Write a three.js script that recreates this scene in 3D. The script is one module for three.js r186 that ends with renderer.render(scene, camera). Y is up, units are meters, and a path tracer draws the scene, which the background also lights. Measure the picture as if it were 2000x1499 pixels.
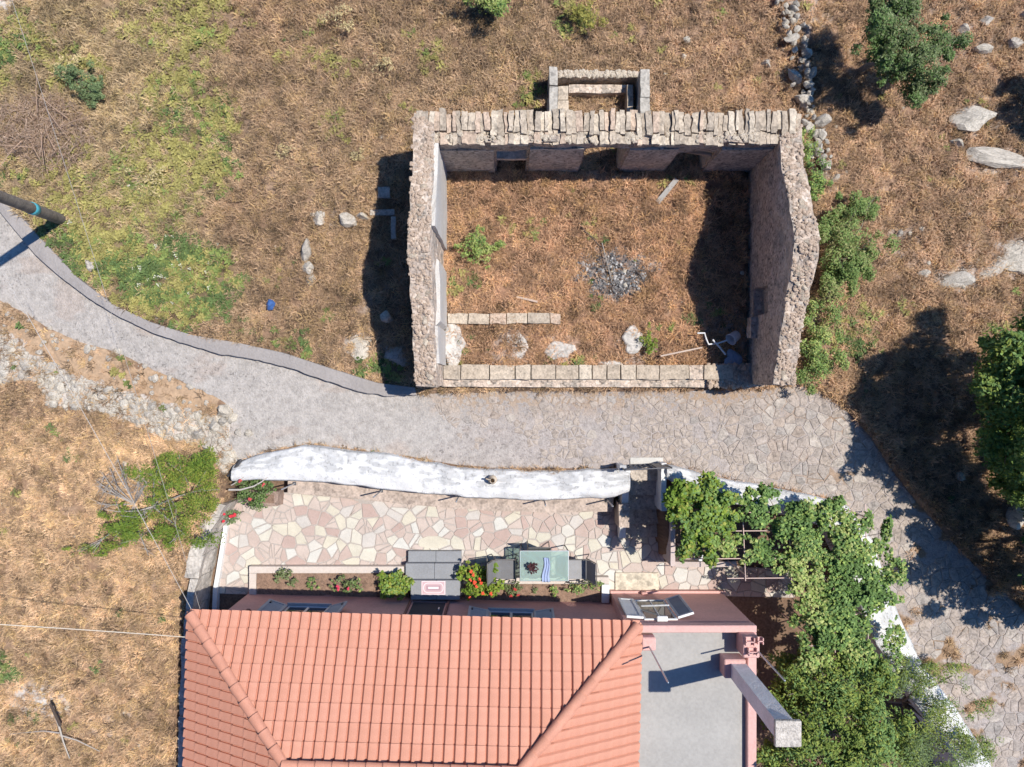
import * as THREE from 'three';
import { Sky } from 'three/addons/objects/Sky.js';
import { mergeGeometries, mergeVertices, toCreasedNormals } from 'three/addons/utils/BufferGeometryUtils.js';

// ------------------------------------------------------------------ camera, sky, sun, exposure
const H = 16.2, K = 0.0115;                      // flying height above the street; metres per survey unit on the street
const scene = new THREE.Scene();
const camera = new THREE.PerspectiveCamera(56, 1024 / 767, 0.1, 2000);
camera.position.set(0, H, 0);
camera.up.set(0, 0, -1);
camera.lookAt(0, 0, 0);
const renderer = new THREE.WebGLRenderer({ antialias: true });
renderer.toneMapping = THREE.LinearToneMapping;
renderer.toneMappingExposure = 1.12;
renderer.shadowMap.enabled = true;
const el = 62 * Math.PI / 180, toSun = new THREE.Vector3(0.973 * Math.cos(el), Math.sin(el), -0.229 * Math.cos(el)).normalize();
const sky = new Sky(); sky.name = 'sky'; sky.userData.kind = 'structure'; sky.scale.setScalar(900);
sky.material.uniforms.sunPosition.value.copy(toSun);
sky.material.uniforms.turbidity.value = 5; sky.material.uniforms.rayleigh.value = 0.7; sky.material.uniforms.mieCoefficient.value = 0.004;
if (sky.material.uniforms.cloudCoverage) sky.material.uniforms.cloudCoverage.value = 0;
scene.add(sky);
scene.environmentIntensity = 0.145;
const sun = new THREE.DirectionalLight(new THREE.Color(1, 0.93, 0.825), 5);
sun.name = 'sun'; sun.position.copy(toSun).multiplyScalar(60); sun.castShadow = true;
Object.assign(sun.shadow.camera, { left: -18, right: 18, top: 18, bottom: -18, near: 1, far: 140 });
sun.shadow.mapSize.set(4096, 4096);
scene.add(sun); scene.add(sun.target);

// ------------------------------------------------------------------ helpers
const V = (x, y, z) => new THREE.Vector3(x, y, z);
const at = (u, v, y = 0) => V((u - 1000) * K * (H - y) / H, y, (v - 749.5) * K * (H - y) / H);   // survey units to metres at a height
const U = (x) => 1000 + x / K, Vv = (z) => 749.5 + z / K;                                        // metres to survey units on the street
function rng(seed) { let a = seed >>> 0; return () => { a = (a + 0x6d2b79f5) | 0; let t = Math.imul(a ^ (a >>> 15), 1 | a); t = (t + Math.imul(t ^ (t >>> 7), 61 | t)) ^ t; return ((t ^ (t >>> 14)) >>> 0) / 4294967296; }; }
const lerp = (a, b, t) => a + (b - a) * t, clamp = (x, a = 0, b = 1) => Math.min(b, Math.max(a, x)), sstep = (a, b, x) => { const t = clamp((x - a) / (b - a)); return t * t * (3 - 2 * t); };
const PERM = new Float32Array(4096); { const r = rng(77); for (let i = 0; i < 4096; i++) PERM[i] = r(); }
const hsh = (x, y) => PERM[(Math.imul(x, 1619) + Math.imul(y, 31337) + (Math.imul(x, y) >> 3)) & 4095];
const hsh3 = (x, y, z) => PERM[(Math.imul(x, 1619) + Math.imul(y, 31337) + Math.imul(z, 6971) + Math.imul(x ^ z, 13)) & 4095];
function n2(x, y) { const xi = Math.floor(x), yi = Math.floor(y); let fx = x - xi, fy = y - yi; fx = fx * fx * (3 - 2 * fx); fy = fy * fy * (3 - 2 * fy); return lerp(lerp(hsh(xi, yi), hsh(xi + 1, yi), fx), lerp(hsh(xi, yi + 1), hsh(xi + 1, yi + 1), fx), fy); }
function n3(x, y, z) {
  const xi = Math.floor(x), yi = Math.floor(y), zi = Math.floor(z); let fx = x - xi, fy = y - yi, fz = z - zi; fx = fx * fx * (3 - 2 * fx); fy = fy * fy * (3 - 2 * fy); fz = fz * fz * (3 - 2 * fz);
  const l = (k) => lerp(lerp(hsh3(xi, yi, k), hsh3(xi + 1, yi, k), fx), lerp(hsh3(xi, yi + 1, k), hsh3(xi + 1, yi + 1, k), fx), fy);
  return lerp(l(zi), l(zi + 1), fz);
}
const fbm = (x, y, o = 4) => { let s = 0, a = 0.5, t = 0; for (let i = 0; i < o; i++) { s += a * n2(x, y); t += a; a *= 0.5; x = x * 2.03 + 17.1; y = y * 2.03 + 5.3; } return s / t; };
// noise that repeats every p cells, for tiling textures
function np(x, y, p) { const xi = Math.floor(x), yi = Math.floor(y); let fx = x - xi, fy = y - yi; fx = fx * fx * (3 - 2 * fx); fy = fy * fy * (3 - 2 * fy); const m = (a) => ((a % p) + p) % p; const h = (a, b) => hsh(m(a) + p * 3, m(b) + p * 7); return lerp(lerp(h(xi, yi), h(xi + 1, yi), fx), lerp(h(xi, yi + 1), h(xi + 1, yi + 1), fx), fy); }
const fbmp = (x, y, p, o) => { let s = 0, a = 0.5, t = 0; for (let i = 0; i < o; i++) { s += a * np(x, y, p); t += a; a *= 0.55; x *= 2; y *= 2; p *= 2; } return s / t; };
const toS = (l) => { l = clamp(l); return Math.round(255 * (l <= 0.0031308 ? 12.92 * l : 1.055 * Math.pow(l, 1 / 2.4) - 0.055)); };
// f(u, v, out) writes linear colour
function colorTex(w, h, f, wrap = THREE.RepeatWrapping) {
  const d = new Uint8Array(w * h * 4), o = [0, 0, 0];
  for (let y = 0; y < h; y++) for (let x = 0; x < w; x++) { f((x + 0.5) / w, (y + 0.5) / h, o); const i = (y * w + x) * 4; d[i] = toS(o[0]); d[i + 1] = toS(o[1]); d[i + 2] = toS(o[2]); d[i + 3] = 255; }
  const t = new THREE.DataTexture(d, w, h); t.colorSpace = THREE.SRGBColorSpace; t.wrapS = t.wrapT = wrap; t.magFilter = THREE.LinearFilter; t.minFilter = THREE.LinearMipmapLinearFilter; t.generateMipmaps = true; t.needsUpdate = true; return t;
}
function grayTex(w, h, f, wrap = THREE.RepeatWrapping) {
  const d = new Uint8Array(w * h * 4);
  for (let y = 0; y < h; y++) for (let x = 0; x < w; x++) { const g = Math.round(255 * clamp(f((x + 0.5) / w, (y + 0.5) / h))), i = (y * w + x) * 4; d[i] = d[i + 1] = d[i + 2] = g; d[i + 3] = 255; }
  const t = new THREE.DataTexture(d, w, h); t.wrapS = t.wrapT = wrap; t.magFilter = THREE.LinearFilter; t.minFilter = THREE.LinearMipmapLinearFilter; t.generateMipmaps = true; t.needsUpdate = true; return t;
}
const lin = (r, g, b) => new THREE.Color().setRGB(r, g, b);
const mat = (c, o = {}) => new THREE.MeshStandardMaterial({ color: Array.isArray(c) ? lin(...c) : c, roughness: 0.9, metalness: 0, side: THREE.DoubleSide, ...o });

const taken = new Map();
const numbered = (n) => { const k = taken.get(n) ?? 0; taken.set(n, k + 1); return k ? n + '_' + String(k).padStart(3, '0') : n; };
const origin = new Map();
function thing(name, label, category, base = V(0, 0, 0), group) {
  const g = new THREE.Group(); g.name = numbered(name); g.position.copy(base); g.userData = { label, category }; if (group) g.userData.group = group;
  origin.set(g, base); scene.add(g); return g;
}
// geometry is given in the place's coordinates and moved into the thing's own
function part(parent, name, geo, m, extra) {
  const b = origin.get(parent); if (b) geo.translate(-b.x, -b.y, -b.z);
  const o = new THREE.Mesh(geo, m); o.name = name; parent.add(o); origin.set(o, b); if (extra) Object.assign(o.userData, extra); return o;
}
function solo(name, label, category, geo, m, base, group) {       // a thing that is one mesh
  geo.computeBoundingBox(); const bb = geo.boundingBox; base ??= V((bb.min.x + bb.max.x) / 2, bb.min.y, (bb.min.z + bb.max.z) / 2);
  geo.translate(-base.x, -base.y, -base.z); const o = new THREE.Mesh(geo, m); o.name = numbered(name); o.position.copy(base); o.userData = { label, category }; if (group) o.userData.group = group; scene.add(o); return o;
}
function structure(name, geo, m, label) { const o = new THREE.Mesh(geo, m); o.name = numbered(name); o.userData = { kind: 'structure' }; if (label) Object.assign(o.userData, { label, category: name.replace(/_/g, ' ') }); scene.add(o); return o; }

const geoOf = (pos, idx, uv) => { const g = new THREE.BufferGeometry(); g.setAttribute('position', new THREE.Float32BufferAttribute(pos, 3)); if (uv) g.setAttribute('uv', new THREE.Float32BufferAttribute(uv, 2)); if (idx) g.setIndex(idx); g.computeVertexNormals(); return g; };
function planarUV(g, s = 1) {                                     // uv in metres, by the way each face points
  if (g.index) g = g.toNonIndexed();
  const p = g.attributes.position, uv = new Float32Array(p.count * 2), a = V(), b = V(), c = V();
  for (let i = 0; i < p.count; i += 3) {
    a.fromBufferAttribute(p, i); b.fromBufferAttribute(p, i + 1); c.fromBufferAttribute(p, i + 2);
    const n = b.clone().sub(a).cross(c.clone().sub(a)), x = Math.abs(n.x), y = Math.abs(n.y), z = Math.abs(n.z);
    [a, b, c].forEach((q, k) => { const w = y >= x && y >= z ? [q.x, q.z] : x >= z ? [q.z, q.y] : [q.x, q.y]; uv[(i + k) * 2] = w[0] * s; uv[(i + k) * 2 + 1] = w[1] * s; });
  }
  g.setAttribute('uv', new THREE.BufferAttribute(uv, 2)); return g;
}
const merge = (list) => mergeGeometries(list.map((g) => { const q = g.index ? g.toNonIndexed() : g; for (const k of Object.keys(q.attributes)) if (!['position', 'normal', 'uv', 'color'].includes(k)) q.deleteAttribute(k); return q; }));
function box(x0, y0, z0, x1, y1, z1) { const g = new THREE.BoxGeometry(Math.abs(x1 - x0), Math.abs(y1 - y0), Math.abs(z1 - z0)); g.translate((x0 + x1) / 2, (y0 + y1) / 2, (z0 + z1) / 2); return planarUV(g); }
// a box with softened edges; c is the chamfer
function cbox(x0, y0, z0, x1, y1, z1, c = 0.012) {
  const pos = [], X = [x0, x1], Y = [y0, y1], Z = [z0, z1], pts = [];
  for (const i of [0, 1]) for (const j of [0, 1]) for (const k of [0, 1]) { const sx = i ? -1 : 1, sy = j ? -1 : 1, sz = k ? -1 : 1; pts.push([[X[i] + sx * c, Y[j] + sy * c, Z[k]], [X[i] + sx * c, Y[j], Z[k] + sz * c], [X[i], Y[j] + sy * c, Z[k] + sz * c]]); }
  const P = (i, j, k, f) => pts[i * 4 + j * 2 + k][f], cx = (x0 + x1) / 2, cy = (y0 + y1) / 2, cz = (z0 + z1) / 2;
  const tri = (a, b, d) => { const e = [b[0] - a[0], b[1] - a[1], b[2] - a[2]], f = [d[0] - a[0], d[1] - a[1], d[2] - a[2]], n = [e[1] * f[2] - e[2] * f[1], e[2] * f[0] - e[0] * f[2], e[0] * f[1] - e[1] * f[0]]; const o = [a[0] - cx, a[1] - cy, a[2] - cz]; n[0] * o[0] + n[1] * o[1] + n[2] * o[2] > 0 ? pos.push(...a, ...b, ...d) : pos.push(...a, ...d, ...b); };
  const quad = (a, b, d, e) => { tri(a, b, d); tri(a, d, e); };
  for (const s of [0, 1]) { quad(P(0, 0, s, 0), P(1, 0, s, 0), P(1, 1, s, 0), P(0, 1, s, 0)); quad(P(0, s, 0, 1), P(1, s, 0, 1), P(1, s, 1, 1), P(0, s, 1, 1)); quad(P(s, 0, 0, 2), P(s, 1, 0, 2), P(s, 1, 1, 2), P(s, 0, 1, 2)); }
  for (const i of [0, 1]) for (const j of [0, 1]) { quad(P(0, i, j, 0), P(1, i, j, 0), P(1, i, j, 1), P(0, i, j, 1)); quad(P(i, 0, j, 0), P(i, 1, j, 0), P(i, 1, j, 2), P(i, 0, j, 2)); quad(P(i, j, 0, 1), P(i, j, 1, 1), P(i, j, 1, 2), P(i, j, 0, 2)); }
  for (const i of [0, 1]) for (const j of [0, 1]) for (const k of [0, 1]) tri(P(i, j, k, 0), P(i, j, k, 1), P(i, j, k, 2));
  return planarUV(geoOf(pos));
}
// an uneven block on a four-cornered plan a-b-c-d (a-b and d-c the long sides), from y0 up to top(x, z)
function rough(a, b, c, d, y0, top, amp = 0.02, step = 0.15, freq = 5, smooth = false) {
  const L = Math.hypot(b[0] - a[0], b[1] - a[1]), T = Math.hypot(d[0] - a[0], d[1] - a[1]), f = typeof top === 'number' ? () => top : top;
  const n = Math.max(1, Math.round(L / step)), m = Math.max(1, Math.round(T / step)), hm = f((a[0] + c[0]) / 2, (a[1] + c[1]) / 2) - y0, k = Math.max(1, Math.round(hm / step)), pos = [];
  const P = (s, t, h) => {
    const x = lerp(lerp(a[0], b[0], s), lerp(d[0], c[0], s), t), z = lerp(lerp(a[1], b[1], s), lerp(d[1], c[1], s), t), y = lerp(y0, f(x, z), h);
    return [x + (n3(x * freq + 3, y * freq, z * freq) - 0.5) * 2 * amp, y + (h > 0 ? (n3(x * freq, y * freq + 40, z * freq) - 0.5) * 2 * amp : 0), z + (n3(x * freq, y * freq, z * freq + 90) - 0.5) * 2 * amp];
  };
  const q = (p0, p1, p2, p3) => pos.push(...p0, ...p1, ...p2, ...p0, ...p2, ...p3);
  for (let i = 0; i < n; i++) for (let j = 0; j < m; j++) q(P(i / n, j / m, 1), P(i / n, (j + 1) / m, 1), P((i + 1) / n, (j + 1) / m, 1), P((i + 1) / n, j / m, 1));
  for (let h = 0; h < k; h++) {
    for (let i = 0; i < n; i++) { q(P(i / n, 0, h / k), P(i / n, 0, (h + 1) / k), P((i + 1) / n, 0, (h + 1) / k), P((i + 1) / n, 0, h / k)); q(P((i + 1) / n, 1, h / k), P((i + 1) / n, 1, (h + 1) / k), P(i / n, 1, (h + 1) / k), P(i / n, 1, h / k)); }
    for (let j = 0; j < m; j++) { q(P(0, (j + 1) / m, h / k), P(0, (j + 1) / m, (h + 1) / k), P(0, j / m, (h + 1) / k), P(0, j / m, h / k)); q(P(1, j / m, h / k), P(1, j / m, (h + 1) / k), P(1, (j + 1) / m, (h + 1) / k), P(1, (j + 1) / m, h / k)); }
  }
  let g = geoOf(pos);
  g = planarUV(g);
  if (smooth) { const uv = g.attributes.uv; g.deleteAttribute('uv'); g.deleteAttribute('normal'); let w = mergeVertices(g, 1e-4); w.computeVertexNormals(); w = w.toNonIndexed(); w.setAttribute('uv', uv); return w; }
  return g;
}
function tube(points, r0, r1 = r0, sides = 6) {                    // tapered round bar through points, ends closed
  const pos = [], idx = [], n = points.length; let ref = V(0.31, 0.87, 0.37);
  points.forEach((p, i) => {
    const d = points[Math.min(n - 1, i + 1)].clone().sub(points[Math.max(0, i - 1)]).normalize(); if (Math.abs(d.dot(ref)) > 0.95) ref = V(1, 0.1, 0);
    const e = ref.clone().cross(d).normalize(), f = d.clone().cross(e), r = lerp(r0, r1, n > 1 ? i / (n - 1) : 0);
    for (let k = 0; k < sides; k++) { const a = k / sides * Math.PI * 2; const q = p.clone().addScaledVector(e, Math.cos(a) * r).addScaledVector(f, Math.sin(a) * r); pos.push(q.x, q.y, q.z); }
    if (i) for (let k = 0; k < sides; k++) { const a = (i - 1) * sides + k, b = (i - 1) * sides + (k + 1) % sides; idx.push(a, b, a + sides, b, b + sides, a + sides); }
  });
  const c0 = pos.length / 3; pos.push(points[0].x, points[0].y, points[0].z, points[n - 1].x, points[n - 1].y, points[n - 1].z);
  for (let k = 0; k < sides; k++) { idx.push(c0, (k + 1) % sides, k); idx.push(c0 + 1, (n - 1) * sides + k, (n - 1) * sides + (k + 1) % sides); }
  const g = geoOf(pos, idx, new Array(pos.length / 3 * 2).fill(0).map((_, i) => i % 2 ? pos[(i >> 1) * 3 + 1] : pos[(i >> 1) * 3] + pos[(i >> 1) * 3 + 2])); return g.toNonIndexed();
}
const ROCKS = [0, 1, 2, 3, 4, 5, 6, 7].map((s) => {                // boulder shapes, unit size
  const g = new THREE.IcosahedronGeometry(1, 2), p = g.attributes.position, q = V(), r = rng(50 + s), cuts = [];
  for (let i = 0; i < 13; i++) cuts.push([V(r() - 0.5, r() - 0.5, r() - 0.5).normalize(), 0.5 + r() * 0.32]);
  for (let i = 0; i < p.count; i++) { q.fromBufferAttribute(p, i); for (const [n, d] of cuts) { const k = q.dot(n); if (k > d) q.addScaledVector(n, (d - k) * 0.97); } q.multiplyScalar(1 + (n3(q.x * 2.2 + s * 9, q.y * 2.2, q.z * 2.2) - 0.5) * 0.34); p.setXYZ(i, q.x, q.y, q.z); }
  g.deleteAttribute('normal'); g.deleteAttribute('uv'); return planarUV(toCreasedNormals(mergeVertices(g, 1e-4), 0.32), 0.5);
});
const PEBBLES = [0, 1, 2, 3].map((s) => { const g = new THREE.IcosahedronGeometry(1, 1), p = g.attributes.position, q = V(); for (let i = 0; i < p.count; i++) { q.fromBufferAttribute(p, i); q.multiplyScalar(1 + (n3(q.x * 1.7 + s * 5, q.y * 1.7, q.z * 1.7) - 0.5) * 0.8); p.setXYZ(i, q.x, q.y, q.z); } g.computeVertexNormals(); return planarUV(g, 0.3); });
const put = (g, x, y, z, sx, sy, sz, ry = 0, rx = 0, rz = 0) => g.clone().applyMatrix4(new THREE.Matrix4().compose(V(x, y, z), new THREE.Quaternion().setFromEuler(new THREE.Euler(rx, ry, rz)), V(sx, sy, sz)));

// polygons ------------------------------------------------------------------
const inside = (poly, x, y) => { let c = false; for (let i = 0, j = poly.length - 1; i < poly.length; j = i++) { const [xi, yi] = poly[i], [xj, yj] = poly[j]; if ((yi > y) !== (yj > y) && x < (xj - xi) * (y - yi) / (yj - yi) + xi) c = !c; } return c; };
const area = (p) => { let s = 0; for (let i = 0, j = p.length - 1; i < p.length; j = i++) s += p[j][0] * p[i][1] - p[i][0] * p[j][1]; return s / 2; };
const clipHalf = (poly, nx, ny, d) => { const out = []; for (let i = 0; i < poly.length; i++) { const a = poly[i], b = poly[(i + 1) % poly.length], da = a[0] * nx + a[1] * ny - d, db = b[0] * nx + b[1] * ny - d; if (da <= 0) out.push(a); if ((da < 0 && db > 0) || (da > 0 && db < 0)) { const t = da / (da - db); out.push([lerp(a[0], b[0], t), lerp(a[1], b[1], t)]); } } return out; };
// pieces of a broken-stone pattern: the cells around jittered points, cut to the outline
function cells(outline, size, seed, jitter = 0.85) {
  const r = rng(seed), xs = outline.map((p) => p[0]), ys = outline.map((p) => p[1]), x0 = Math.min(...xs) - size * 2, y0 = Math.min(...ys) - size * 2, nx = Math.ceil((Math.max(...xs) - x0) / size) + 2, ny = Math.ceil((Math.max(...ys) - y0) / size) + 2;
  const pts = []; for (let j = 0; j < ny; j++) for (let i = 0; i < nx; i++) pts.push([x0 + (i + 0.5 + (r() - 0.5) * jitter + (j % 2) * 0.35) * size, y0 + (j + 0.5 + (r() - 0.5) * jitter) * size]);
  const out = [];
  for (let j = 2; j < ny - 2; j++) for (let i = 2; i < nx - 2; i++) {
    const p = pts[j * nx + i]; let near = false;
    if (inside(outline, p[0], p[1])) near = true; else for (const [ox, oy] of [[0.5, 0], [-0.5, 0], [0, 0.5], [0, -0.5]]) if (inside(outline, p[0] + ox * size, p[1] + oy * size)) near = true;
    if (!near) continue;
    let c = [[p[0] - size * 2, p[1] - size * 2], [p[0] + size * 2, p[1] - size * 2], [p[0] + size * 2, p[1] + size * 2], [p[0] - size * 2, p[1] + size * 2]], crosses = false;
    for (let b = -2; b <= 2; b++) for (let a = -2; a <= 2; a++) { if (!a && !b) continue; const q = pts[(j + b) * nx + i + a]; const ex = q[0] - p[0], ey = q[1] - p[1]; c = clipHalf(c, ex, ey, (q[0] * q[0] + q[1] * q[1] - p[0] * p[0] - p[1] * p[1]) / 2); }
    for (const k of c) if (!inside(outline, k[0], k[1])) crosses = true;
    if (crosses) { let o = outline; for (let k = 0; k < c.length; k++) { const a = c[k], b = c[(k + 1) % c.length], ex = b[1] - a[1], ey = a[0] - b[0], s = area(c) > 0 ? 1 : -1; o = clipHalf(o, s * ex, s * ey, s * (a[0] * ex + a[1] * ey)); } c = o; }
    if (c.length < 3 || Math.abs(area(c)) < size * size * 0.12) continue;
    out.push(area(c) > 0 ? c : c.reverse());
  }
  return out;
}
// a slab on a plan polygon (metres), with a joint left round it and a rounded upper edge
function slab(poly, y0, y1, joint, bevel, dome = 0, wob = 0, rnd = () => 0.5) {
  const n = poly.length; let cx = 0, cz = 0; for (const p of poly) { cx += p[0] / n; cz += p[1] / n; }
  const inset = (d) => poly.map((p, i) => { const a = poly[(i + n - 1) % n], b = poly[(i + 1) % n]; let e1x = p[0] - a[0], e1z = p[1] - a[1], e2x = b[0] - p[0], e2z = b[1] - p[1]; const l1 = Math.hypot(e1x, e1z) || 1, l2 = Math.hypot(e2x, e2z) || 1; let nx = -e1z / l1 - e2z / l2, nz = e1x / l1 + e2x / l2; const l = Math.hypot(nx, nz) || 1, m = Math.min(Math.hypot(p[0] - cx, p[1] - cz) * 0.6, d * Math.min(1.8, 2 / l)); return [p[0] + nx / l * m, p[1] + nz / l * m]; });
  const j = poly.map(() => 1 + (rnd() - 0.5) * wob), r0 = inset(joint).map((p, i) => [lerp(cx, p[0], j[i]), lerp(cz, p[1], j[i])]), r1 = inset(joint + bevel).map((p, i) => [lerp(cx, p[0], j[i]), lerp(cz, p[1], j[i])]), tx = (rnd() - 0.5) * wob * 0.12, tz = (rnd() - 0.5) * wob * 0.12;
  const pos = [], T = (p, y) => [p[0], y + (p[0] - cx) * tx + (p[1] - cz) * tz, p[1]];
  for (let i = 0; i < n; i++) {
    const k = (i + 1) % n, a = T(r0[i], y0), b = T(r0[k], y0), c = T(r0[k], y1 - bevel), d = T(r0[i], y1 - bevel), e = T(r1[i], y1), f = T(r1[k], y1), m = T([cx, cz], y1 + dome);
    pos.push(...a, ...c, ...b, ...a, ...d, ...c, ...d, ...f, ...c, ...d, ...e, ...f, ...e, ...m, ...f);
  }
  return planarUV(geoOf(pos));
}
// ------------------------------------------------------------------ where things lie (survey units on the street's level)
const KERB_OUT = [[-300, 40], [-120, 232], [0, 376], [40, 415], [90, 470], [160, 545], [230, 597], [300, 630], [380, 655], [470, 670], [560, 690], [650, 720], [740, 748], [812, 757]];
const KERB_IN = [[-300, 78], [-120, 270], [0, 408], [30, 445], [75, 500], [120, 540], [180, 585], [240, 622], [300, 650], [360, 672], [430, 692], [500, 703], [570, 720], [640, 745], [700, 765], [760, 775], [815, 771]];
const WALL_N = [[463, 906], [490, 894], [520, 884], [600, 868], [640, 871], [760, 887], [900, 911], [960, 916], [1100, 917], [1205, 914], [1228, 920]];
const WALL2_N = [[1292, 903], [1330, 913], [1430, 938], [1560, 960], [1645, 983], [1690, 1050], [1715, 1120], [1745, 1200], [1790, 1290], [1850, 1370], [1915, 1470], [1960, 1620]];
const STREET = [...KERB_IN, [1000, 764], [1300, 764], [1480, 762], [1560, 752], [1600, 765], [1650, 800], [1700, 850], [1735, 905], [1780, 965], [1850, 1050], [1920, 1120], [2000, 1190], [2300, 1420], [2300, 1850], [2060, 1850], ...[...WALL2_N].reverse(), [1230, 903], ...[...WALL_N].reverse(), [452, 885], [446, 850], [455, 805], [430, 780], [370, 752], [300, 722], [230, 690], [150, 668], [90, 640], [40, 608], [0, 588], [-150, 500], [-300, 400]];
const RUBBLE = [[-300, 520], [0, 640], [60, 690], [130, 730], [250, 770], [350, 800], [420, 812], [455, 805], [446, 850], [452, 885], [463, 906], [440, 930], [400, 870], [330, 862], [250, 820], [180, 800], [100, 792], [85, 745], [0, 748], [-300, 700]];
const DIRT = [[-300, 400], [0, 588], [90, 640], [230, 690], [370, 752], [430, 780], [455, 805], [420, 812], [350, 800], [250, 770], [130, 730], [60, 690], [0, 640], [-300, 520]];
const YARD = [[352, 1800], [350, 1300], [364, 1180], [372, 1080], [395, 1050], [425, 1000], [445, 950], [470, 925], [600, 915], [760, 925], [900, 938], [1100, 945], [1228, 942], [1228, 905], [1293, 905], [1293, 1010], [1308, 1095], [1425, 1105], [1560, 1110], [1640, 1110], [1668, 1180], [1705, 1250], [1760, 1330], [1830, 1420], [1880, 1520], [1900, 1800]];
const GARDEN = [[1293, 918], [1430, 950], [1560, 972], [1640, 1000], [1680, 1070], [1700, 1130], [1640, 1110], [1425, 1105], [1308, 1095], [1293, 1010]];
const RUIN = [[U(-1.5), Vv(-4.72)], [U(5.2), Vv(-4.72)], [U(5.2), Vv(-0.38)], [U(-1.5), Vv(-0.38)]];
const RUIN_OUT = [[U(-1.93), Vv(-5.3)], [U(5.68), Vv(-5.1)], [U(5.66), Vv(0.02)], [U(-1.93), Vv(0.08)]];
// raster masks of those outlines
const MX = -300, MY = -250, MW = 1300, MH = 1010;                  // half-unit raster
function mask(...polys) {
  const c = document.createElement('canvas'); c.width = MW; c.height = MH; const x = c.getContext('2d'); x.fillStyle = '#fff';
  for (const p of polys) { x.beginPath(); p.forEach(([u, v], i) => x[i ? 'lineTo' : 'moveTo']((u - MX) / 2, (v - MY) / 2)); x.closePath(); x.fill(); }
  const d = x.getImageData(0, 0, MW, MH).data, m = new Float32Array(MW * MH); for (let i = 0; i < m.length; i++) m[i] = d[i * 4] / 255 * (d[i * 4 + 3] / 255);
  return (u, v) => { const a = clamp((u - MX) / 2, 0, MW - 1.01), b = clamp((v - MY) / 2, 0, MH - 1.01), i = a | 0, j = b | 0, fx = a - i, fy = b - j, k = j * MW + i; return lerp(lerp(m[k], m[k + 1], fx), lerp(m[k + MW], m[k + MW + 1], fx), fy); };
}
const blurPoly = (p, r) => { const f = mask(p); return (u, v) => (f(u - r, v) + f(u + r, v) + f(u, v - r) + f(u, v + r) + f(u - r * 0.7, v - r * 0.7) + f(u + r * 0.7, v - r * 0.7) + f(u - r * 0.7, v + r * 0.7) + f(u + r * 0.7, v + r * 0.7)) / 8; };
const mStreet = mask(STREET), mKerb = mask([...KERB_OUT, ...[...KERB_IN].reverse()]), mRubble = mask(RUBBLE), mDirt = mask(DIRT), mYard = mask(YARD), mGarden = mask(GARDEN), mRuin = mask(RUIN), mRuinOut = mask(RUIN_OUT);
const sYard = blurPoly(YARD, 5), sStreet = blurPoly(STREET, 4);
const mNorth = (u, v) => (v < 400 + u * 0.5 && v < 780) || (u > 1500 && v < 770 + (u - 1550) * 0.9) ? 1 : 0;
// green ground cover: [u, v, radius u, radius v, strength]
const GREENS = [[335, 550, 120, 80, 1.3], [215, 495, 95, 60, 1.15], [400, 585, 60, 40, 1.2], [140, 460, 70, 40, 0.8], [400, 580, 55, 35, 0.9], [380, 30, 60, 80, 0.75], [300, 60, 60, 40, 0.45], [20, 90, 40, 70, 0.6], [70, 100, 50, 40, 0.45], [350, 190, 70, 60, 0.6], [420, 240, 45, 60, 0.65], [340, 300, 90, 60, 0.7], [270, 340, 80, 50, 0.6], [400, 320, 60, 60, 0.6], [160, 150, 45, 45, 0.6], [180, 400, 90, 40, 0.5], [20, 345, 40, 20, 0.5], [150, 330, 60, 40, 0.35], [300, 400, 80, 40, 0.5], [850, 110, 22, 26, 0.6], [660, 260, 30, 30, 0.3], [660, 125, 40, 25, 0.3], [600, 110, 50, 30, 0.2], [900, 560, 50, 20, 0.3], [1000, 455, 20, 15, 0.4], [15, 1300, 35, 25, 0.8], [740, 720, 50, 22, 0.55], [560, 670, 60, 18, 0.35], [1120, 30, 40, 30, 0.45], [880, 690, 30, 20, 0.4], [1650, 640, 60, 60, 0.3], [1130, 715, 14, 10, 0.6], [1040, 175, 22, 45, 0.35]];
const green = (u, v) => { let s = 0; for (const [a, b, r, q, k] of GREENS) { const d = ((u - a) / r) ** 2 + ((v - b) / q) ** 2; if (d < 1.6) s = Math.max(s, k * (1.15 - d * 0.72)); } return clamp(s); };
// places where pale rock or rubble breaks the turf: [u, v, radius u, radius v, strength]
const STONY = [[75, 1365, 70, 45, 0.9], [1905, 232, 60, 40, 0.6], [1960, 318, 80, 32, 0.7], [1980, 500, 60, 45, 0.9], [1865, 545, 55, 28, 0.8], [1900, 520, 60, 40, 0.5], [1880, 70, 120, 70, 0.35], [1560, 30, 70, 60, 0.5], [705, 678, 34, 30, 0.9], [1195, 535, 75, 55, 0.45], [640, 430, 40, 25, 0.3], [20, 10, 30, 20, 0.8], [1620, 350, 40, 40, 0.35], [1750, 480, 60, 60, 0.3], [730, 600, 40, 90, 0.25], [1430, 660, 60, 50, 0.4], [230, 1410, 60, 40, 0.3], [1240, 680, 40, 40, 0.5], [1000, 680, 40, 40, 0.4], [890, 670, 30, 40, 0.4], [1095, 685, 40, 30, 0.4]];
const stony = (u, v) => { let s = 0; for (const [a, b, r, q, k] of STONY) { const d = ((u - a) / r) ** 2 + ((v - b) / q) ** 2; if (d < 1.4) s = Math.max(s, k * (1.2 - d * 0.85)); } return clamp(s); };
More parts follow.
